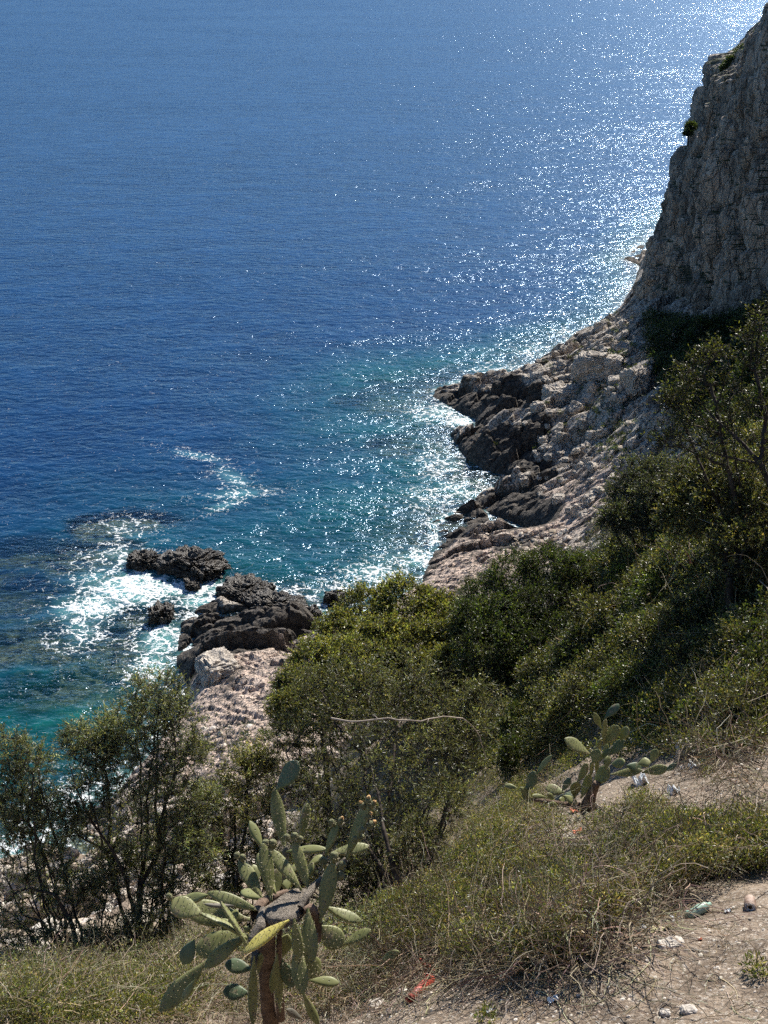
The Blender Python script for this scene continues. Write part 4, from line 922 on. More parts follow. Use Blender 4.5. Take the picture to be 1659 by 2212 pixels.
def pad(parent, P0, P1, W, T, nrm, mat, origin, name='pad', bend=0.0, shape=.62, rng=None):
    P0, P1 = np.asarray(P0, float), np.asarray(P1, float)
    ax = P1 - P0; L = np.linalg.norm(ax); ax = ax / L
    nrm = nrm - ax * np.dot(nrm, ax); nrm = nrm / np.linalg.norm(nrm); sd_ = np.cross(ax, nrm)
    nu, nv = 22, 20
    u_ = (1 - np.cos(np.linspace(0, math.pi, nu))) / 2
    prof = np.sin(math.pi * u_ ** 1.42) ** shape
    prof = np.maximum(prof, .16 * (1 - u_) ** .5 * (u_ < .25)); prof[0] = .10; prof[-1] = .02
    tp = np.clip(np.sin(math.pi * np.clip(u_, 0.02, .98)) ** .38, .1, 1); tp[-1] = .1
    th = np.arange(nv) * 2 * math.pi / nv
    ct, st = np.cos(th), np.sin(th)
    px_ = np.sign(ct) * np.abs(ct) ** .85; pn = np.sign(st) * np.abs(st) ** .62
    V = P0[None, None, :] + ax[None, None, :] * (u_ * L)[:, None, None] + sd_[None, None, :] * (prof[:, None] * px_[None, :] * W / 2)[..., None] \
        + nrm[None, None, :] * (tp[:, None] * pn[None, :] * T / 2 + bend * L * (4 * u_ * (1 - u_))[:, None])[..., None]
    # wavy rim
    if rng is not None:
        ph = rng.uniform(0, 6.28); V = V + nrm[None, None, :] * (.018 * W / .1 * .1 * np.sin(u_ * 7 + ph)[:, None] * px_[None, :])[..., None] * 1.2
    V = V.reshape(-1, 3)
    i = np.arange(nu - 1)[:, None] * nv + np.arange(nv)[None, :]; j = np.arange(nu - 1)[:, None] * nv + (np.arange(nv) + 1)[None, :] % nv
    Q = np.stack([i, j, j + nv, i + nv], -1).reshape(-1, 4)
    o = mesh_np(name, V - origin, Q, M[mat], parent, smooth=True)
    ar = [(a_, s_) for a_ in np.arange(.1, .97, .028 / L) for s_ in np.arange(-.85, .9, max(.028 * 2 / max(W, .03), .12))]
    if len(ar) > 18 and W > .04 and rng is not None:
        ar = np.array(ar) + rng.normal(size=(len(ar), 2)) * [.012, .05]; pw_ = np.interp(ar[:, 0], u_, prof) * W / 2; keep_ = np.abs(ar[:, 1]) < 1; ar = ar[keep_]; pw_ = pw_[keep_]
        tk = np.interp(ar[:, 0], u_, tp) * T / 2 * np.sqrt(np.clip(1 - ar[:, 1] ** 2, .05, 1)) ** .7
        bs = P0 + ax * (ar[:, 0] * L)[:, None] + sd_ * (ar[:, 1] * pw_)[:, None] + nrm * (tk + bend * L * 4 * ar[:, 0] * (1 - ar[:, 0]))[:, None]
        rim = np.arange(.25, 1, .022 / L * 1.0); rw = np.interp(rim, u_, prof) * W / 2
        for sg in (-1, 1): bs = np.concatenate([bs, P0 + ax * (rim * L)[:, None] + sd_ * (sg * rw)[:, None] + nrm * (bend * L * 4 * rim * (1 - rim))[:, None]])
        bs = np.repeat(bs, 3, 0); dr = unit(bs - (P0 + ax * L * .4) + 0.0); dr = unit(dr * .3 + nrm * .8 + rng.normal(size=bs.shape) * .55)
        tv_, tq_ = tube_batch(np.stack([bs, bs + dr * rng.uniform(.006, .016, (len(bs), 1))], 1), np.tile([[.0011, .0004]], (len(bs), 1)), 3)
        mesh_np('spines', tv_ - origin, tq_, M['dryleafs'], o)
    uvl = o.data.uv_layers.new(name='UVMap')
    su = (u_ * L)[:, None] / .028 + 0 * px_[None, :]; sv = (prof[:, None] * px_[None, :] * W / 2) / .028 + (pn[None, :] > 0) * 3.3
    UV = np.stack([su, sv], -1).reshape(-1, 2)
    uvl.data.foreach_set('uv', UV[Q.ravel()].astype(np.float32).ravel())
    return o
def fruit(parent, P, up_, s, origin, flower=False, rng=None):
    V, Fc = ico(3); bmp = 1 + .10 * np.sin(V[:, 0] * 17) * np.sin(V[:, 1] * 17) * np.sin(V[:, 2] * 17 + 1)
    V = V * bmp[:, None]; z = V[:, 2]; V[:, :2] *= (.78 + .14 * z)[:, None]; V[:, 2] *= 1.15
    V[:, 2] = np.minimum(V[:, 2], .98)
    q = Vector(up_).to_track_quat('Z', 'Y').to_matrix(); Mx = np.array(q)
    W = (V * s) @ Mx.T + P + np.asarray(up_) * s * .8
    f = mesh_np('fruit', W - origin, Fc, M['fruit'], parent, smooth=True)
    # spiny tufts
    rg = rng or np.random.default_rng(1)
    n = 40; d = unit(rg.normal(size=(n, 3))); c0 = d * .9 * s @ Mx.T + P + np.asarray(up_) * s * .8; c1 = c0 + d @ Mx.T * s * .35
    tv, tq = tube_batch(np.stack([c0, c1], 1), np.tile([[s * .05, s * .015]], (n, 1)), 3)
    mesh_np('spines', tv - origin, tq, M['dryleafs'], f)
    if flower:
        V2, F2 = ico(2); W2 = V2 * np.array([.5, .5, .45]) * s * (1 + .25 * rg.normal(size=(len(V2), 1)) * .5); W2 = W2 @ Mx.T + P + np.asarray(up_) * s * 2.0
        mesh_np('dried_flower', W2 - origin, F2, M['flower'], f)
M['dryleafs'] = simple_mat('straw_spines', (.30, .26, .17), (.42, .37, .25), 30, .7, .2)

def cactus_pads(root, origin, rows, conv, scale_t, seed):
    """rows: (x0,y0,x1,y1, width, t0, t1, mat, turn) in picture units; turn = how much the flat side turns away from the eye (degrees)"""
    rg = np.random.default_rng(seed); res = []
    for row in rows:
        x0, y0, x1, y1, wpx, t0, t1, mt, turn = row
        a = PT(*conv(x0, y0), t0); b_ = PT(*conv(x1, y1), t1)
        eye = np.array([0, 0, CAM_H]) - (a + b_) / 2; eye /= np.linalg.norm(eye)
        ax = (b_ - a) / np.linalg.norm(b_ - a); side = np.cross(ax, eye); side /= np.linalg.norm(side)
        ang = R(turn); n_ = eye * math.cos(ang) + side * math.sin(ang)
        if np.dot(n_, np.array(TS)) < np.dot(eye * math.cos(ang) - side * math.sin(ang), np.array(TS)): n_ = eye * math.cos(ang) - side * math.sin(ang)
        W = .88 * wpx * scale_t * (t0 + t1) / 2 / F / max(abs(math.cos(ang)), .3)
        res.append(pad(root, a, b_, W, .022 + .05 * W, n_, mt, origin, bend=rg.uniform(-.05, .05), rng=rg, shape=rg.uniform(.55, .72)))
    return res

# large prickly pear (picture units of its own close-up: 0.32 px per unit)
cvA = lambda x, y: (331.8 + x * .32, 1619.2 + y * .32)
cvB = lambda x, y: (331.8 + x * .32, 1880 + y * .32)
P, D_, Y_, K_ = 'pad', 'pad_dark', 'pad_yellow', 'pad_corky'
bp = PT(*cvB(800, 1060), 8.0); bp[2] = gz(bp[0], bp[1]) - .06
M['dryleafs'] = simple_mat('straw_spines', (.34, .29, .19), (.48, .42, .29), 30, .7, .2)
big = empty('prickly_pear', bp, 'large many padded prickly pear cactus with a thick brown trunk and one yellow pad', 'cactus')
rowsA = [(830, 268, 975, 80, 135, 7.75, 7.7, D_, 25), (892, 690, 815, 260, 105, 7.7, 7.75, P, 25), (985, 645, 1040, 363, 62, 7.6, 7.6, P, 50), (738, 665, 648, 480, 70, 7.75, 7.8, P, 30),
         (795, 1020, 738, 632, 105, 7.35, 7.4, P, 35), (1000, 950, 785, 668, 100, 7.4, 7.5, P, 20), (1048, 950, 945, 615, 92, 7.35, 7.4, P, 20), (735, 1005, 578, 738, 115, 7.6, 7.7, P, 20),
         (740, 1015, 590, 955, 85, 7.7, 7.8, P, 35), (825, 975, 765, 815, 50, 7.5, 7.55, P, 55), (705, 900, 672, 775, 80, 7.85, 7.9, P, 20), (895, 690, 1165, 672, 62, 7.65, 7.6, P, 35), (1195, 700, 1452, 650, 85, 7.8, 7.85, P, 25),
         (1160, 722, 1245, 500, 62, 7.5, 7.5, P, 35), (1300, 745, 1450, 350, 95, 7.5, 7.45, P, 30), (1040, 805, 1138, 712, 48, 7.6, 7.65, P, 40), (1122, 1170, 1215, 755, 128, 7.25, 7.35, P, 15),
         (830, 985, 835, 800, 90, 7.75, 7.8, P, 30), (900, 960, 880, 850, 90, 7.8, 7.85, P, 30), (880, 760, 900, 650, 55, 7.7, 7.7, K_, 10), (1110, 1100, 1195, 935, 60, 7.6, 7.6, P, 10), (760, 880, 705, 700, 60, 7.65, 7.7, P, 30), (880, 880, 985, 770, 55, 7.6, 7.65, P, 30), (1010, 900, 1075, 760, 55, 7.55, 7.6, P, 35), (870, 900, 905, 690, 45, 7.7, 7.7, K_, 10)]
rowsB = [(715, 275, 365, 150, 95, 7.35, 7.35, P, 15), (370, 165, 185, 200, 80, 7.45, 7.5, P, 30), (335, 300, 108, 215, 165, 7.2, 7.2, P, 20), (650, 330, 190, 250, 195, 7.6, 7.55, P, 15), (650, 475, 325, 295, 42, 7.15, 7.15, P, 62),
         (635, 515, 448, 208, 30, 7.1, 7.15, P, 65), (500, 392, 568, 262, 60, 7.3, 7.35, P, 20), (545, 240, 342, 228, 22, 7.25, 7.25, 'pad_corky', 60), (640, 440, 285, 545, 200, 7.5, 7.45, P, 15), (275, 470, 200, 632, 120, 7.1, 7.1, D_, 15),
         (610, 440, 345, 660, 110, 7.3, 7.2, P, 15), (370, 600, 38, 955, 150, 7.3, 7.2, P, 10), (285, 735, 192, 885, 58, 7.05, 7.05, P, 30), (915, 335, 608, 560, 88, 6.95, 6.9, Y_, 48),
         (948, 325, 985, 620, 85, 7.05, 7.05, P, 25), (955, 480, 1010, 840, 125, 7.1, 7.0, P, 10), (1040, 255, 1060, 640, 128, 7.2, 7.1, P, 10), (1112, 375, 1280, 510, 175, 7.4, 7.4, P, 10), (1150, 245, 1405, 345, 85, 7.5, 7.5, P, 30),
         (1270, 510, 1468, 400, 78, 7.4, 7.4, P, 35), (850, 600, 905, 430, 110, 7.5, 7.5, P, 20), (1010, 590, 1120, 700, 165, 7.4, 7.45, P, 15), (1050, 745, 1252, 760, 75, 7.6, 7.6, P, 25), (860, 600, 945, 790, 105, 7.45, 7.5, D_, 10),
         (855, 960, 845, 590, 80, 7.5, 7.45, P, 20), (680, 575, 672, 1050, 75, 7.15, 7.2, P, 20), (1010, 830, 1115, 1045, 72, 7.1, 7.15, P, 20), (650, 830, 468, 815, 125, 7.5, 7.5, D_, 15), (665, 670, 482, 630, 110, 7.6, 7.6, D_, 20),
         (1165, 270, 1190, 130, 70, 7.5, 7.55, P, 40), (620, 420, 640, 380, 55, 7.4, 7.4, P, 10), (1000, 1000, 900, 940, 60, 7.9, 7.8, K_, 10), (835, 560, 800, 830, 70, 7.2, 7.25, P, 25), (705, 700, 725, 560, 60, 7.3, 7.25, P, 30), (560, 400, 455, 330, 60, 7.45, 7.5, P, 20)]
cactus_pads(big, bp, rowsA, cvA, 1 / .32 * .32 * .32 * 1.0, 3)
cactus_pads(big, bp, rowsB, cvB, .32, 4)
# trunk: a thick old stem with a corky top and bark branches
def cpt(cv, x, y, t): return PT(*cv(x, y), t)
def skin_tube(parent, name, pts, rad, mat, origin, k=14, seed=0, flat=None):
    pts = np.asarray(pts, float); rad = np.asarray(rad, float)
    n = 40; tt = np.linspace(0, len(pts) - 1, n); P_ = np.stack([np.interp(tt, np.arange(len(pts)), pts[:, i]) for i in range(3)], -1); r_ = np.interp(tt, np.arange(len(pts)), rad)
    V, Q = tube_batch(P_[None], r_[None], k)
    c_ = np.repeat(P_, k, 0); N = V - c_; L_ = np.linalg.norm(N, axis=1)
    V = c_ + N * (1 + .16 * fbm3(V[:, 0] * 9, V[:, 1] * 9, V[:, 2] * 4, 4, seed))[:, None]
    V = np.concatenate([V, P_[-1:]]); e = (n - 1) * k; top = len(V) - 1
    Q = np.concatenate([Q, np.array([[e + i, e + (i + 1) % k, top, top] for i in range(k)])])
    T3 = np.concatenate([Q[:, [0, 1, 2]], Q[Q[:, 2] != Q[:, 3]][:, [0, 2, 3]]])
    return mesh_np(name, V - origin, T3, M[mat], parent, smooth=True)
u_s = .32 * 7.3 / F
skin_tube(big, 'trunk', [bp + [0, 0, -.05], cpt(cvB, 775, 880, 7.75), cpt(cvB, 760, 650, 7.5), cpt(cvB, 765, 420, 7.35), cpt(cvB, 790, 300, 7.35)], [u_s * 85, u_s * 54, u_s * 50, u_s * 60, u_s * 58], 'cacbark', bp, seed=5)
def slab_part(parent, name, outline, thick, mat, origin):
    """an old corky pad seen from above, as a closed slab with real thickness"""
    O = np.array(outline); n = len(O); c_ = O.mean(0); nn = np.cross(O[1] - O[0], O[2] - O[0]); nn /= np.linalg.norm(nn)
    if nn[2] < 0: nn = -nn
    rings = [(1.0, -thick), (1.04, -thick * .4), (1.0, 0), (.9, thick * .18), (.6, thick * .10), (.3, thick * .05)]
    V = []; 
    # refine outline
    m_ = 48; tt = np.arange(m_) * n / m_; 
    OO = np.stack([np.interp(tt, np.arange(n + 1), np.append(O[:, i], O[0, i])) for i in range(3)], -1)
    for _ in range(3): OO = (np.roll(OO, 1, 0) + OO * 2 + np.roll(OO, -1, 0)) / 4
    for s_, h_ in rings: V.append(c_ + (OO - c_) * s_ + nn * h_ + nn * (thick * .08 * vn(OO[:, 0] * 14, OO[:, 1] * 14, OO[:, 2] * 14 + s_ * 3, 3))[:, None])
    V.append(c_[None, :] + nn * thick * .04); V = np.concatenate(V)
    Q = []
    for r_ in range(len(rings) - 1):
        for i in range(m_): a, b_ = r_ * m_ + i, r_ * m_ + (i + 1) % m_; Q += [(a, b_, b_ + m_), (a, b_ + m_, a + m_)]
    e = (len(rings) - 1) * m_
    for i in range(m_): Q.append((e + i, e + (i + 1) % m_, len(V) - 1))
    return mesh_np(name, V - origin, np.array(Q), M[mat], parent, smooth=True)
slab_part(big, 'corky_top', [cpt(cvB, 765, 335, 7.15), cpt(cvB, 745, 265, 7.25), cpt(cvB, 850, 180, 7.35), cpt(cvB, 955, 115, 7.45), cpt(cvB, 1062, 125, 7.45), cpt(cvB, 1020, 235, 7.3), cpt(cvB, 965, 315, 7.15), cpt(cvB, 870, 335, 7.1)], .05, 'cacbark2', bp)
skin_tube(big, 'branch', [cpt(cvB, 740, 270, 7.3), cpt(cvB, 720, 380, 7.15), cpt(cvB, 665, 470, 7.1), cpt(cvB, 650, 500, 7.1)], [u_s * 30, u_s * 38, u_s * 30, u_s * 16], 'cacbark2', bp, seed=6)
skin_tube(big, 'branch', [cpt(cvB, 990, 250, 7.2), cpt(cvB, 1030, 180, 7.25), cpt(cvB, 1080, 110, 7.35), cpt(cvA, 1180, 840, 7.5), cpt(cvA, 1300, 740, 7.5)], [u_s * 22, u_s * 24, u_s * 26, u_s * 22, u_s * 18], 'cacbark2', bp, seed=7)
skin_tube(big, 'branch', [cpt(cvB, 690, 300, 7.35), cpt(cvB, 730, 220, 7.45), cpt(cvB, 830, 170, 7.6), cpt(cvB, 900, 140, 7.7)], [u_s * 40, u_s * 36, u_s * 26, u_s * 14], 'cacbark', bp, seed=8)
skin_tube(big, 'branch', [cpt(cvB, 860, 1000, 7.8), cpt(cvB, 850, 830, 7.6), cpt(cvB, 845, 600, 7.45), cpt(cvB, 850, 400, 7.35)], [u_s * 34, u_s * 30, u_s * 22, u_s * 18], 'cacbark', bp, seed=9)
skin_tube(big, 'branch', [cpt(cvB, 1000, 270, 7.2), cpt(cvB, 1060, 260, 7.25), cpt(cvB, 1110, 330, 7.3), cpt(cvB, 1110, 480, 7.35)], [u_s * 26, u_s * 36, u_s * 30, u_s * 20], 'cacbark', bp, seed=10)
skin_tube(big, 'branch', [cpt(cvB, 690, 560, 7.3), cpt(cvB, 680, 600, 7.25), cpt(cvB, 672, 660, 7.2)], [u_s * 30, u_s * 26, u_s * 20], 'cacbark2', bp, seed=12)
rgf = np.random.default_rng(9)
for cv, x, y, t, s_, dx, dy, fl in [(cvA, 765, 665, 7.45, 34, -.2, 1, 0), (cvA, 800, 668, 7.45, 36, .1, 1, 0), (cvA, 912, 615, 7.4, 28, -.5, 1, 0), (cvA, 950, 612, 7.4, 30, .1, 1, 0), (cvA, 978, 622, 7.4, 24, .6, 1, 0),
        (cvA, 575, 735, 7.7, 26, -.5, 1, 0), (cvA, 598, 755, 7.7, 28, .1, 1, 0), (cvA, 1215, 515, 7.5, 28, -.5, 1, 0), (cvA, 1250, 505, 7.5, 26, .5, 1, 1), (cvA, 1420, 400, 7.45, 26, -.5, 1, 1), (cvA, 1445, 372, 7.45, 28, .1, 1, 1),
        (cvA, 1465, 390, 7.45, 25, .7, 1, 1), (cvA, 1425, 470, 7.45, 28, .7, .6, 1), (cvA, 1445, 525, 7.45, 30, .8, .6, 1), (cvA, 1390, 560, 7.4, 26, .7, .6, 0), (cvA, 1355, 625, 7.4, 24, .2, 1, 0), (cvA, 1390, 600, 7.45, 22, .8, .3, 0),
        (cvA, 1215, 755, 7.35, 38, .1, 1, 0), (cvA, 1250, 800, 7.35, 32, .7, .7, 0), (cvA, 1232, 870, 7.35, 34, .9, .4, 0), (cvA, 1155, 780, 7.45, 34, -.3, .9, 0), (cvB, 120, 195, 7.2, 26, -.6, .8, 0)]:
    Pp = cpt(cv, x, y, t); up_ = unit(np.array([dx, .25, dy]))
    fruit(big, Pp, up_, s_ * .32 * t / F * 1.0, bp, fl, rgf)

# small sprawling prickly pear
cvC = lambda x, y: (1061.8 + x * .26, 1493.1 + y * .26)
hb = hit(*cvC(820, 1000)); tS = np.linalg.norm(hb - [0, 0, CAM_H]) / np.linalg.norm(ray(*cvC(820, 1000)))
sp = hb + [0, 0, -.03]
small = empty('prickly_pear', sp, 'smaller sprawling prickly pear on the slope below the dark shrubs', 'cactus')
rowsC = [(940, 225, 1060, 108, 78), (915, 315, 850, 178, 58), (928, 445, 945, 222, 52), (930, 445, 1055, 288, 118), (1072, 405, 1135, 302, 88), (970, 535, 1100, 403, 92), (818, 525, 605, 395, 112), (840, 605, 895, 485, 112), (890, 485, 903, 400, 36),
         (930, 525, 965, 440, 52), (885, 590, 985, 475, 52), (822, 705, 838, 582, 40), (845, 785, 975, 630, 135), (945, 650, 975, 535, 62), (995, 605, 1108, 590, 95), (1118, 620, 1248, 640, 92), (990, 690, 1255, 655, 78), (1215, 605, 1322, 585, 88), (1325, 592, 1372, 482, 88),
         (1250, 675, 1468, 635, 100), (1450, 665, 1537, 603, 52), (868, 680, 880, 570, 40), (715, 755, 797, 602, 74), (742, 890, 822, 690, 88), (690, 885, 705, 752, 105), (585, 830, 655, 722, 68), (605, 840, 452, 800, 100), (590, 865, 712, 935, 72), (455, 880, 335, 868, 46),
         (525, 905, 465, 850, 52), (278, 835, 365, 672, 110), (372, 695, 502, 532, 60), (215, 805, 108, 780, 50), (335, 930, 258, 835, 72), (560, 980, 480, 930, 70), (600, 900, 690, 860, 90), (640, 940, 560, 900, 80), (330, 900, 240, 800, 60)]
rg = np.random.default_rng(8)
rows = []
for k_, (x0, y0, x1, y1, w_) in enumerate(rowsC):
    dt = .25 * (x0 < 600) * -1 + .0
    # pads higher in the clump stand upright: same horizontal distance, so they sit slightly nearer along the sight line
    f0 = tS - (1000 - y0) * .26 * tS / F * .55 + dt + rg.uniform(-.06, .06); f1 = tS - (1000 - y1) * .26 * tS / F * .55 + dt + rg.uniform(-.06, .06)
    rows.append((x0, y0, x1, y1, w_, f0, f1, 'pad' if k_ % 5 else 'pad_dark', rg.uniform(8, 35)))
cactus_pads(small, sp, rows, cvC, .26, 6)
us_ = .26 * tS / F
skin_tube(small, 'trunk', [sp, cpt(cvC, 810, 930, tS - .05), cpt(cvC, 840, 840, tS - .12), cpt(cvC, 875, 760, tS - .2)], [us_ * 75, us_ * 62, us_ * 38, us_ * 28], 'cacbark', sp, seed=15)
skin_tube(small, 'root', [cpt(cvC, 830, 975, tS), cpt(cvC, 930, 1000, tS - .02), cpt(cvC, 1035, 1040, tS - .02)], [us_ * 30, us_ * 22, us_ * 8], 'cacbark2', sp, seed=16)
skin_tube(small, 'branch', [cpt(cvC, 760, 960, tS), cpt(cvC, 600, 940, tS - .15), cpt(cvC, 420, 910, tS - .3), cpt(cvC, 320, 900, tS - .32)], [us_ * 34, us_ * 24, us_ * 18, us_ * 12], 'cacbark', sp, seed=17)
# young plant to the right of the large one
yb_ = hit(*cvB(1555, 775)); t3 = yb_[1] / ray(*cvB(1555, 775))[1]
young = empty('prickly_pear', yb_, 'tiny young prickly pear with three pads right of the large cactus', 'cactus')
cactus_pads(young, yb_, [(1560, 780, 1490, 640, 68, t3, t3 - .08, P, 15), (1525, 640, 1655, 545, 85, t3 - .08, t3 - .12, P, 15), (1560, 785, 1575, 700, 50, t3, t3 - .05, P, 30)], cvB, .32, 9)

# ------------------------------------------------------------------ ground cover, dry stems, gravel
rng = np.random.default_rng(101)
G1 = [(795, 2010), (820, 1840), (880, 1740), (960, 1670), (1060, 1610), (1180, 1590), (1240, 1640), (1210, 1720), (1150, 1775), (1250, 1815), (1400, 1770), (1500, 1800), (1659, 1790), (1659, 1880), (1560, 1915), (1420, 1950), (1330, 2010), (1230, 2090), (1050, 2110), (850, 2070)]
sets = []
pp = hits(sample_poly(G1, 6400, rng)); nz_ = vn2(pp[:, 0] * 2.3, pp[:, 1] * 2.3, 5) + .6 * vn2(pp[:, 0] * 6, pp[:, 1] * 6, 6)
ok_ = nz_ > rng.uniform(-1.1, .25, len(pp)); pp = pp[ok_]; nz_ = nz_[ok_]
pp2 = pp.copy(); pp2[:, 2] += rng.uniform(.0, .16, len(pp)) + np.clip(nz_, 0, 1) * .16
gsel = rng.uniform(size=len(pp)) < np.clip(.55 + .6 * vn2(pp[:, 0] * 1.7 + 5, pp[:, 1] * 1.7, 8), .12, .95)
sets.append(stuff_leaves('', '', pp2[gsel], .11, 70, (.026, .0085), YEL, 15, up=.9, flat=1.3))
sets.append(stuff_leaves('', '', pp2[~gsel], .11, 36, (.024, .007), ([(.20, .17, .09), (.12, .10, .05), (.30, .26, .16), (.09, .10, .035)], [3, 3, 2, 3]), 151, up=.9, flat=1.3))
G2 = [(0, 2095), (120, 2105), (250, 2100), (400, 2090), (470, 2130), (420, 2212), (0, 2240)]
pp = hits(sample_poly(G2, 900, rng)); pp[:, 2] += rng.uniform(0, .12, len(pp))
gsel = rng.uniform(size=len(pp)) < .55
sets.append(stuff_leaves('', '', pp[gsel], .10, 60, (.028, .009), YEL, 16, up=.9, flat=1.3))
G3 = [(560, 2080), (860, 2040), (900, 2100), (800, 2170), (680, 2190), (420, 2200), (420, 2120)]
pp = hits(sample_poly(G3, 260, rng)); sets.append(stuff_leaves('', '', pp, .09, 55, (.024, .008), YEL, 17, up=.9, flat=1.2))
G4 = [(1080, 1640), (1250, 1600), (1500, 1570), (1659, 1560), (1659, 1640), (1500, 1640), (1300, 1650), (1200, 1670)]
pp = hits(sample_poly(G4, 260, rng)); sets.append(stuff_leaves('', '', pp + [0, 0, .08], .2, 60, (.04, .02), DARK, 18, up=.6, flat=1.2))
pp = hits(np.concatenate([rng.normal((1633, 2112), (5, 10), (4, 2)), rng.normal((1530, 1660), (12, 14), (16, 2)), rng.normal((1400, 1745), (22, 20), (26, 2)), rng.normal((1060, 2205), (10, 5), (3, 2)), rng.normal((1570, 1830), (60, 20), (40, 2))])); sets.append(stuff_leaves('', '', pp, .06, 50, (.03, .009), YEL, 19, up=1.0, flat=1.4))
build_stuff('ground_cover', 'low yellow green shrubby ground cover on the near slope', 'ground cover', sets)

def stems(poly, n, seed, Lr=(.15, .5), rad=.0018, lift=(.0, .2), lean=.7, curl=.5, seg=7, bias=(0, 0, .3)):
    rg_ = np.random.default_rng(seed); b_ = hits(sample_poly(poly, n, rg_)); b_[:, 2] += rg_.uniform(*lift, n)
    d = unit(rg_.normal(size=(n, 3)) * np.array([1, 1, lean]) + np.array(bias)); L = rg_.uniform(*Lr, n)
    P_ = np.zeros((n, seg, 3)); P_[:, 0] = b_
    turn = rg_.normal(size=(n, 3)) * curl
    for s_ in range(1, seg):
        d = unit(d + turn / seg + rg_.normal(size=(n, 3)) * curl * .35 + np.array([0, 0, -.10]))
        P_[:, s_] = P_[:, s_ - 1] + d * (L / seg)[:, None]
    g = gz(P_[..., 0], P_[..., 1]); P_[..., 2] = np.maximum(P_[..., 2], g + .003)
    rr = rad * rg_.uniform(.5, 1.6, n)[:, None] * np.linspace(1, .45, seg)[None, :]
    V, Q = tube_batch(P_, rr, 3)
    c_ = colmix(n, rg_, [(.33, .27, .18), (.22, .175, .12), (.42, .36, .26), (.12, .09, .065)], [3, 3, 2, 2], .2)
    return V, Q, np.repeat(c_, seg * 3, 0)
low = [(800, 2000), (900, 1930), (1200, 1940), (1400, 1930), (1500, 1960), (1420, 2040), (1300, 2110), (1180, 2150), (950, 2145), (830, 2120)]
twg = [(1440, 1560), (1540, 1500), (1659, 1480), (1659, 1760), (1560, 1720), (1480, 1680)]
sets = [stems(G1, 7200, 21, (.12, .5), .0020, (0, .34), 1.0, .6), stems(low, 2200, 22, (.2, .75), .0026, (0, .16), .5, .7, 9), stems(twg, 900, 23, (.3, .9), .0028, (0, .35), .6, .6, 8),
        stems(G2, 1500, 24, (.12, .5), .0018, (0, .2), 1.0, .6), stems([(420, 2120), (860, 2020), (960, 2100), (880, 2190), (600, 2230), (380, 2230)], 3000, 25, (.12, .45), .0019, (0, .16), .8, .7),
        stems([(1240, 1650), (1659, 1620), (1659, 1800), (1400, 1780), (1250, 1740)], 420, 26, (.06, .3), .0015, (0, .03), .35, .6), stems([(850, 2140), (1659, 1960), (1659, 2212), (850, 2212)], 330, 27, (.04, .28), .0016, (0, .01), .15, .6),
        stems([(0, 2040), (640, 2000), (640, 2110), (0, 2130)], 1700, 28, (.15, .6), .0019, (0, .25), 1.2, .6), stems([(1000, 1500), (1400, 1450), (1659, 1400), (1659, 1600), (1000, 1650)], 520, 29, (.3, 1.0), .003, (.1, .6), 1, .5),
        stems([(1000, 1350), (1250, 1250), (1659, 1050), (1659, 1400), (1000, 1500)], 420, 30, (.4, 1.5), .006, (.3, 1.2), 1, .5), stems([(1400, 1560), (1659, 1500), (1659, 1700), (1450, 1690)], 60, 33, (.6, 1.4), .006, (0, .3), .5, .5, 9)]
build_stuff('dry_stems', 'tangle of dry straw coloured stems and twigs on the near slope', 'dry stems', sets, 'dryleaf')

# gravel: many small angular stones in the soil
def gravel(poly, n, seed, smin, smax):
    rg_ = np.random.default_rng(seed); b_ = hits(sample_poly(poly, n, rg_)); V0, F0 = ico(1)
    s_ = smin * (smax / smin) ** (rg_.uniform(0, 1, n) ** 2.4)
    sc = s_[:, None] * rg_.uniform(.55, 1.3, (n, 3)) * np.array([1, 1, .65])
    V = V0[None] * sc[:, None, :] * (1 + .12 * rg_.normal(size=(n, len(V0), 1)))
    a = rg_.uniform(0, 6.28, n); ca, sa = np.cos(a)[:, None], np.sin(a)[:, None]
    V = np.stack([V[..., 0] * ca - V[..., 1] * sa, V[..., 0] * sa + V[..., 1] * ca, V[..., 2]], -1) + b_[:, None, :]
    Fq_ = (F0[None] + (np.arange(n) * len(V0))[:, None, None]).reshape(-1, 3)
    return V.reshape(-1, 3), Fq_, np.repeat(colmix(n, rg_, [(.9, .85, .78), (.65, .58, .5), (.4, .35, .3), (1.0, .97, .92)], [3, 3, 2, 1], .12, .012), len(V0), 0)
M['gravel'] = simple_mat('gravel_stone', (.40, .365, .32), (.66, .61, .55), 30, .9, .2, .5, .004, attr=True)
sets = [gravel([(760, 2130), (950, 2120), (1200, 2110), (1400, 2030), (1659, 1930), (1659, 2212), (600, 2260)], 9000, 31, .002, .014), gravel([(1240, 1650), (1659, 1620), (1659, 1800), (1400, 1790), (1250, 1760)], 1700, 32, .004, .03),
        gravel([(640, 2120), (960, 2060), (960, 2170), (640, 2240)], 700, 33, .003, .02), gravel([(1150, 1740), (1330, 1750), (1330, 1830), (1180, 1820)], 300, 34, .006, .03)]
build_stuff('gravel', 'pale grit and small stones lying in the brown soil', 'gravel', sets, 'gravel')
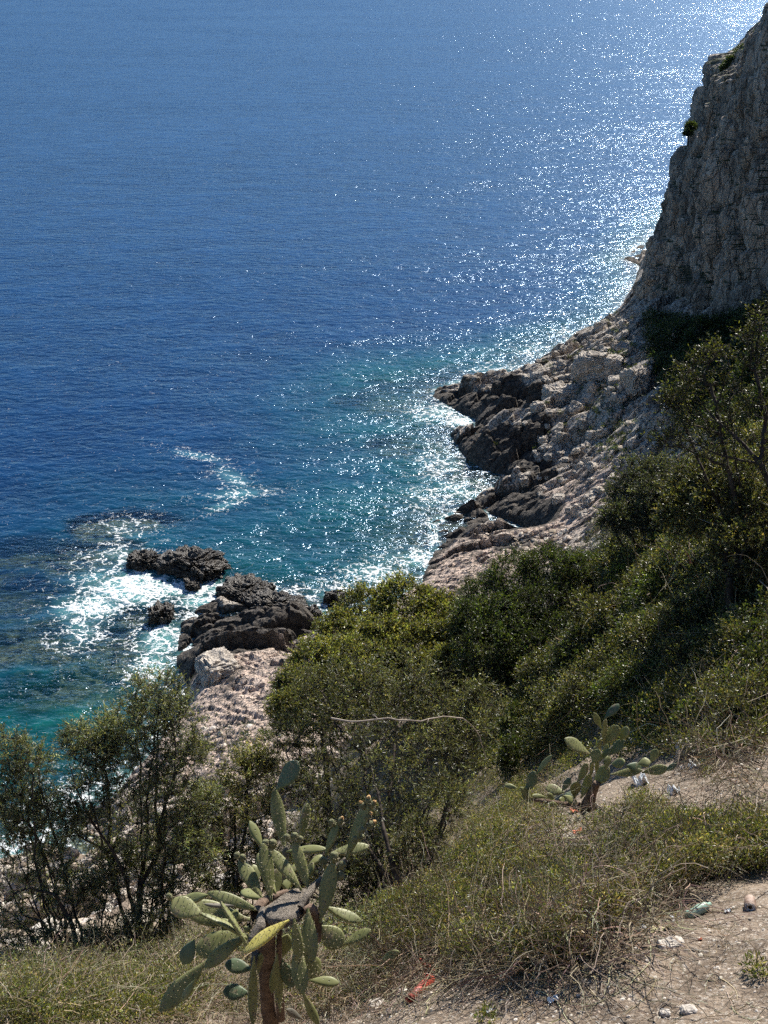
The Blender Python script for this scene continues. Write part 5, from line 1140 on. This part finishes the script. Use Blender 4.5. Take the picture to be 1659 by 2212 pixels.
# scree under the left trees
sets = [gravel([(0, 1860), (150, 1790), (300, 1760), (420, 1700), (520, 1700), (600, 1780), (500, 2000), (0, 2090)], 5200, 35, .07, .42), gravel([(1160, 760), (1380, 680), (1380, 980), (1150, 1000)], 260, 36, .12, .5), gravel([(1090, 1150), (1240, 1140), (1240, 1200), (1080, 1210)], 260, 37, .12, .5), gravel([(430, 1560), (620, 1560), (600, 1640), (430, 1640)], 260, 38, .1, .35)]
M['scree'] = simple_mat('scree_stone', (.46, .41, .36), (.66, .60, .54), 3, .9, .2, .6, .05, attr=True)
build_stuff('scree', 'pale broken stones covering the foot of the slope and the shore ledges', 'scree', sets, 'scree')

# ------------------------------------------------------------------ boulders, one by one
def place_rock(name, label, px, py, size, rot, seed, mat='palerock', sub=4, sink=.3, group=None, ws=.9, tilt=0, rough=.35):
    V, Fc = rock_shape(sub, size, seed, rough, ws)
    h_ = hit(px, py); o = mesh_np(name, V, Fc, M[mat]); o.location = tuple(h_ + np.array([0, 0, size[2] * (1 - 2 * sink) * .6])); o.rotation_euler = (tilt, tilt * .6, rot)
    return tag(o, label, 'rock', group)
place_rock('boulder', 'big angular pinkish boulder split from the left slab', 470, 1450, (1.6, 2.0, 1.1), .5, 3, sub=5, ws=1.1)
place_rock('boulder', 'wide pale boulder block standing above the black ledges on the right shore', 1215, 865, (2.6, 2.2, 1.7), .3, 5, sub=5, ws=.8)
place_rock('boulder', 'tall pale boulder wall below the tufts on the right shore', 1290, 800, (3.2, 1.6, 1.8), -.2, 7, sub=5, ws=.8)
place_rock('boulder', 'squared pale boulder at the edge of the cliff shadow', 1370, 830, (1.5, 1.5, 1.7), .7, 9, sub=5, ws=1.0)
place_rock('boulder', 'rounded pale boulder left of the wide pale block', 1163, 888, (.95, .9, .9), .4, 11, sub=4)
rg = np.random.default_rng(55)
protos = []
zones = [((1285, 850), (60, 80), 95, 'right'), ((1180, 990), (60, 40), 40, 'right'), ((1290, 1060), (45, 40), 26, 'right'), ((1250, 760), (60, 30), 24, 'right')]
k_ = 0
for (cx_, cy_), (wx_, wy_), n_b, _z in zones:
    P_ = rg.normal((cx_, cy_), (wx_, wy_), (n_b, 2)); P_ = P_[(P_[:, 0] < 1480) & (P_[:, 1] > 690) & (P_[:, 0] > 1130 )]
    Hh = hits(P_)
    for h_ in Hh:
        if h_[2] < 1.2: continue
        if len(protos) < 7:
            V, Fc = rock_shape(4, (1, rg.uniform(.8, 1.2), rg.uniform(.7, 1.0)), 60 + len(protos), .4, .95); o = mesh_np('boulder', V, Fc, M['palerock']); protos.append(o)
        else:
            o = protos[k_ % 7].copy(); COL.objects.link(o)
        k_ += 1
        s_ = .27 * 2.4 ** (rg.uniform(0, 1) ** 1.4 * 1.2)
        o.scale = (s_ * rg.uniform(.8, 1.3), s_, s_ * rg.uniform(.8, 1.2)); o.rotation_euler = (rg.uniform(-.4, .4), rg.uniform(-.4, .4), rg.uniform(0, 6.28)); o.location = tuple(h_ + np.array([0, 0, s_ * .25]))
        tag(o, 'pale broken limestone block among the tumbled blocks of the right shore', 'rock', 'limestone blocks tumbled on the right shore')

# ------------------------------------------------------------------ litter and stones near the camera
M['red'] = simple_mat('red_plastic', (.28, .045, .03), (.40, .075, .045), 20, .5, .4, .2, .003)
M['terra'] = simple_mat('terracotta', (.45, .15, .09), (.58, .23, .14), 30, .9, .2)
M['white'] = simple_mat('white_scrap', (.62, .66, .68), (.80, .82, .82), 12, .6, .3, .5, .01)
M['greenpl'] = simple_mat('pale_green_plastic', (.22, .34, .27), (.30, .42, .34), 12, .35, .5, .2, .004)
M['card'] = simple_mat('yellowed_card', (.50, .45, .25), (.62, .57, .35), 10, .8, .2, .3, .004)
M['metal'] = simple_mat('can_metal', (.45, .45, .46), (.60, .60, .60), 10, .35, .8, .2, .002)
M['canpaint'] = simple_mat('rusty_can_side', (.20, .12, .08), (.32, .24, .19), 25, .6, .4)
def clearmat():
    m, nt, out = newmat('clear_plastic'); b = NB(nt)
    t = b.n('ShaderNodeBsdfTransparent'); t.inputs[0].default_value = (.86, .88, .88, 1); g = b.bsdf((.75, .77, .78), .12, .8)
    mx = b.n('ShaderNodeMixShader'); mx.inputs[0].default_value = .28
    nt.links.new(t.outputs[0], mx.inputs[1]); nt.links.new(g.outputs[0], mx.inputs[2]); nt.links.new(mx.outputs[0], out.inputs[0]); return m
M['clear'] = clearmat()
def lathe(parent, name, prof, mat, origin, ax0, axd, k=20, cap=True):
    """prof: (distance along axis, radius)"""
    axd = unit(np.asarray(axd, float)); a = unit(np.cross(axd, [.2, .3, .93])); b_ = np.cross(axd, a); th = np.arange(k) * 2 * math.pi / k
    prof = np.asarray(prof, float)
    V = (np.asarray(ax0)[None, None] + axd[None, None] * prof[:, 0][:, None, None] + prof[:, 1][:, None, None] * (np.cos(th)[None, :, None] * a + np.sin(th)[None, :, None] * b_)).reshape(-1, 3)
    i = np.arange(len(prof) - 1)[:, None] * k + np.arange(k)[None, :]; j = np.arange(len(prof) - 1)[:, None] * k + (np.arange(k) + 1)[None, :] % k
    Q = np.stack([i, j, j + k, i + k], -1).reshape(-1, 4)
    return mesh_np(name, V - origin, Q, M[mat], parent, smooth=True)
def sheet(parent, name, c_, w_, h_, nrm, mat, origin, seed, amp=.25, rot=0.):
    """crumpled scrap of thin sheet with real thickness"""
    rg_ = np.random.default_rng(seed); n = 11
    nrm = unit(np.asarray(nrm, float)); a = unit(np.cross(nrm, [math.cos(rot), math.sin(rot), .1])); b_ = np.cross(nrm, a)
    g = np.linspace(-1, 1, n); X, Y = np.meshgrid(g, g, indexing='ij')
    e = 1 + .18 * vn2(X * 2 + seed, Y * 2, seed); Z = amp * min(w_, h_) * (vn2(X * 1.6 + seed, Y * 1.6, seed + 1) + .5 * vn2(X * 4, Y * 4 + seed, seed + 2))
    top = np.asarray(c_) + a * (X * w_ / 2 * e)[..., None] + b_ * (Y * h_ / 2 * e)[..., None] + nrm * Z[..., None]
    th = .0015; V = np.concatenate([top.reshape(-1, 3), (top - nrm * th).reshape(-1, 3)])
    Q = grid_faces(n, n); m_ = n * n; Q2 = Q[:, ::-1] + m_
    ed = list(range(n)) + [i * n + n - 1 for i in range(1, n)] + [m_ - 1 - i for i in range(1, n)] + [(n - 1 - i) * n for i in range(1, n - 1)]
    S_ = [[ed[i], ed[(i + 1) % len(ed)], ed[(i + 1) % len(ed)] + m_, ed[i] + m_] for i in range(len(ed))]
    return mesh_np(name, V - origin, np.concatenate([Q, Q2, S_]), M[mat], parent, smooth=False)
Z3 = np.zeros(3)
def gn(px, py):
    a = hit(px - 12, py); b_ = hit(px + 12, py); c_ = hit(px, py - 14); n = np.cross(b_ - a, c_ - hit(px, py + 6)); n = unit(n); return n if n[2] > 0 else -n
# broken red pipe
a0 = hit(884, 2168) + [0, 0, .03]; a1 = hit(930, 2128) + [0, 0, .05]
rp = empty('broken_pipe', a0, 'broken red plastic pipe lying on the dirt below the dry stems', 'pipe')
axd = a1 - a0; L_ = np.linalg.norm(axd)
lathe(rp, 'tube', [(0, .006), (0, .024), (L_ * .5, .026), (L_, .028), (L_, .024), (L_ * .1, .02)], 'red', a0, a0, axd)
cc_ = hit(925, 2118) + [0, 0, .07]; sheet(rp, 'torn_collar', cc_, .10, .07, (-.3, -.6, .7), 'red', a0, 5, .5)
cc_ = hit(908, 2108) + [0, 0, .10]; sheet(rp, 'torn_flap', cc_, .05, .06, (.4, -.5, .7), 'red', a0, 6, .5, .8)
# drinks can
q = hit(1619, 1962) + [0, 0, .03]; cn = empty('drink_can', q, 'crushed drinks can lying on its side by the dry stems at the right edge', 'can')
ax_ = unit(np.array([-.25, -.85, .25])); lathe(cn, 'body', [(-.055, .024), (-.05, .031), (0, .033), (.05, .033), (.056, .027)], 'canpaint', q, q, ax_)
lathe(cn, 'lid', [(.056, .027), (.058, .0265), (.053, .024), (.052, .001)], 'metal', q, q, ax_)
lathe(cn, 'opening_shade_disc', [(.0535, .011), (.0535, .0005)], 'blackrock', q, q + unit(np.array([0, .3, 1.])) * .006, ax_)  # flat dark disc: the shade inside the hole put into its colour
# green bottle, clear bottle
q = hit(1506, 1976) + [0, 0, .03]; gbt = empty('bottle', q, 'crushed pale green plastic bottle at the edge of the dry stems', 'bottle')
d_ = unit(hit(1526, 1968) - hit(1486, 1984) + np.array([0, 0, .02])); lathe(gbt, 'body', [(-.075, .002), (-.075, .022), (-.06, .028), (-.02, .024), (.02, .030), (.05, .028), (.066, .02)], 'greenpl', q, q, d_, 16)
lathe(gbt, 'neck', [(.066, .02), (.075, .012), (.09, .011), (.09, .001)], 'greenpl', q, q, d_, 14)
q = hit(1388, 2015) + [0, 0, .03]; cbt = empty('bottle', q, 'clear empty plastic bottle half hidden among dry stems', 'bottle')
d_ = unit(hit(1386, 1980) - hit(1390, 2040) + np.array([0, 0, .03])); lathe(cbt, 'body', [(-.09, .002), (-.09, .026), (-.06, .030), (-.04, .027), (-.02, .03), (.02, .027), (.05, .03), (.07, .02)], 'clear', q, q, d_, 16)
lathe(cbt, 'neck', [(.07, .02), (.09, .012), (.11, .011)], 'clear', q, q, d_, 14)
def scrap(name, label, cat, px, py, w_, h_, mat, seed, amp=.3, lift=.015, rot=0.):
    c_ = hit(px, py) + [0, 0, lift]; o = sheet(None, name, c_, w_, h_, gn(px, py), mat, c_, seed, amp, rot); o.location = tuple(c_); return tag(o, label, cat)
scrap('paper_scrap', 'pale blue white paper scrap on bare dirt right of the red pipe', 'litter', 1054, 2187, .055, .045, 'white', 11)
scrap('paper_scrap', 'small white paper scrap in the shade under the dry stems', 'litter', 1194, 2163, .04, .05, 'white', 12)
scrap('paper_scrap', 'folded white scrap left of the green bottle', 'litter', 1458, 1990, .06, .05, 'white', 13, .5)
scrap('paper_scrap', 'small white scrap between the green bottle and the can', 'litter', 1572, 1973, .035, .03, 'white', 14, .5)
scrap('card_scrap', 'yellowed piece of card beside the clear bottle', 'litter', 1424, 2010, .07, .12, 'card', 15, .3)
scrap('petal', 'tiny pink red petal like scrap on the dirt right of the pale stone', 'litter', 1512, 2034, .02, .02, 'terra', 16, .4)
scrap('plastic_bag', 'crumpled white plastic rag next to the small prickly pear', 'litter', 1382, 1692, .18, .14, 'white', 17, .7, .04)
scrap('plastic_bag', 'grey white plastic rag in front of the grey rock at the thicket', 'litter', 1500, 1655, .22, .12, 'white', 18, .7, .04, .7)
scrap('paper_scrap', 'white crumpled scrap on the soil right of the small prickly pear', 'litter', 1456, 1717, .13, .10, 'white', 19, .6, .03)
scrap('terracotta_shard', 'orange terracotta shard under the small prickly pear trunk', 'shard', 1244, 1755, .16, .12, 'terra', 20, .25, .04)
scrap('terracotta_shard', 'small bright orange shard among stones below the small prickly pear', 'shard', 1248, 1801, .10, .08, 'terra', 21, .25, .03)
def stone(label, px, py, s_, seed, mat='stone', rot=0.):
    V, Fc = rock_shape(4, s_, seed, .22, 1.3); c_ = hit(px, py); o = mesh_np('stone', V, Fc, M[mat]); o.location = tuple(c_ + np.array([0, 0, s_[2] * .45])); o.rotation_euler = (0, 0, rot); return tag(o, label, 'stone')
stone('flat pale stone beside the yellowed card', 1448, 2045, (.07, .04, .028), 41, rot=.3)
stone('rounded whitish stone at the lower right edge of the dirt', 1436, 2192, (.025, .022, .016), 42)
stone('larger whitish stone right of the rounded one near the bottom', 1487, 2186, (.036, .028, .02), 43)
stone('small white stone under the orange shard', 1228, 1818, (.05, .045, .04), 44)
stone('grey rock with a white top sitting against the thicket', 1487, 1628, (.15, .12, .12), 45, 'palerock')
stone('brown stone on the dirt patch right of the small prickly pear', 1545, 1780, (.10, .06, .05), 46)
stone('pale stone partly under the left dry grass near the red pipe', 870, 2150, (.035, .03, .025), 47)
stone('knobbly pale stone beside the tiny young prickly pear', 812, 2178, (.05, .045, .035), 48)
# dead branches
def branch(label, pts, r0, mat='deadwood', seed=0):
    rg_ = np.random.default_rng(seed); P_ = np.array(pts); n = 24; tt = np.linspace(0, len(P_) - 1, n); Q_ = np.stack([np.interp(tt, np.arange(len(P_)), P_[:, i]) for i in range(3)], -1)
    Q_ += rg_.normal(size=Q_.shape) * r0 * .4; c_ = Q_[0].copy(); t_ = Tubes(); t_.add(Q_ - c_, np.linspace(r0, r0 * .35, n), 7)
    for k in (6, 11, 15, 19):
        d = unit(rg_.normal(size=3)) * rg_.uniform(4, 10) * r0; t_.add([Q_[k] - c_, Q_[k] - c_ + d * .5 + [0, 0, r0], Q_[k] - c_ + d], [r0 * .45, r0 * .3, r0 * .15], 5)
    o = t_.build('fallen_branch', M[mat]); o.location = tuple(c_); return tag(o, label, 'branch')
branch('long grey dead branch lying across the broad olive tree', [PY(715, 1552, 10.3), PY(760, 1560, 10.2), PY(830, 1552, 10.2), PY(905, 1558, 10.2), PY(960, 1546, 10.4), PY(1005, 1553, 10.6), PY(1035, 1585, 10.8), PY(1050, 1640, 10.8)], .010, 'deadwood', seed=1)
gp = lambda px, py, l=.02: hit(px, py) + np.array([0, 0, l])
branch('dark dead branch on the dirt at the right edge below the dry twigs', [gp(1560, 1792, .05), gp(1600, 1772, .06), gp(1659, 1748, .08)], .022, 'bark', 2)
branch('thin dark stick on the bare dirt at the lower right', [gp(1592, 2093, .01), gp(1625, 2090, .01), gp(1659, 2088, .012)], .006, 'bark', 3)
branch('pale curved stick standing out over the dirt near the bottom', [gp(1412, 2212, .01), gp(1425, 2180, .02), gp(1452, 2165, .03)], .005, seed=4)
branch('long pale arched dry stem in front of the ground cover', [gp(1130, 2020, .18), gp(1200, 2010, .2), gp(1260, 1990, .22), gp(1310, 1960, .24), gp(1350, 1955, .2), gp(1390, 1990, .1)], .006, seed=5)
branch('dry stick leaning at the right edge beside the can', [gp(1610, 1968, .02), gp(1635, 1955, .05), gp(1659, 1946, .08)], .006, seed=6)
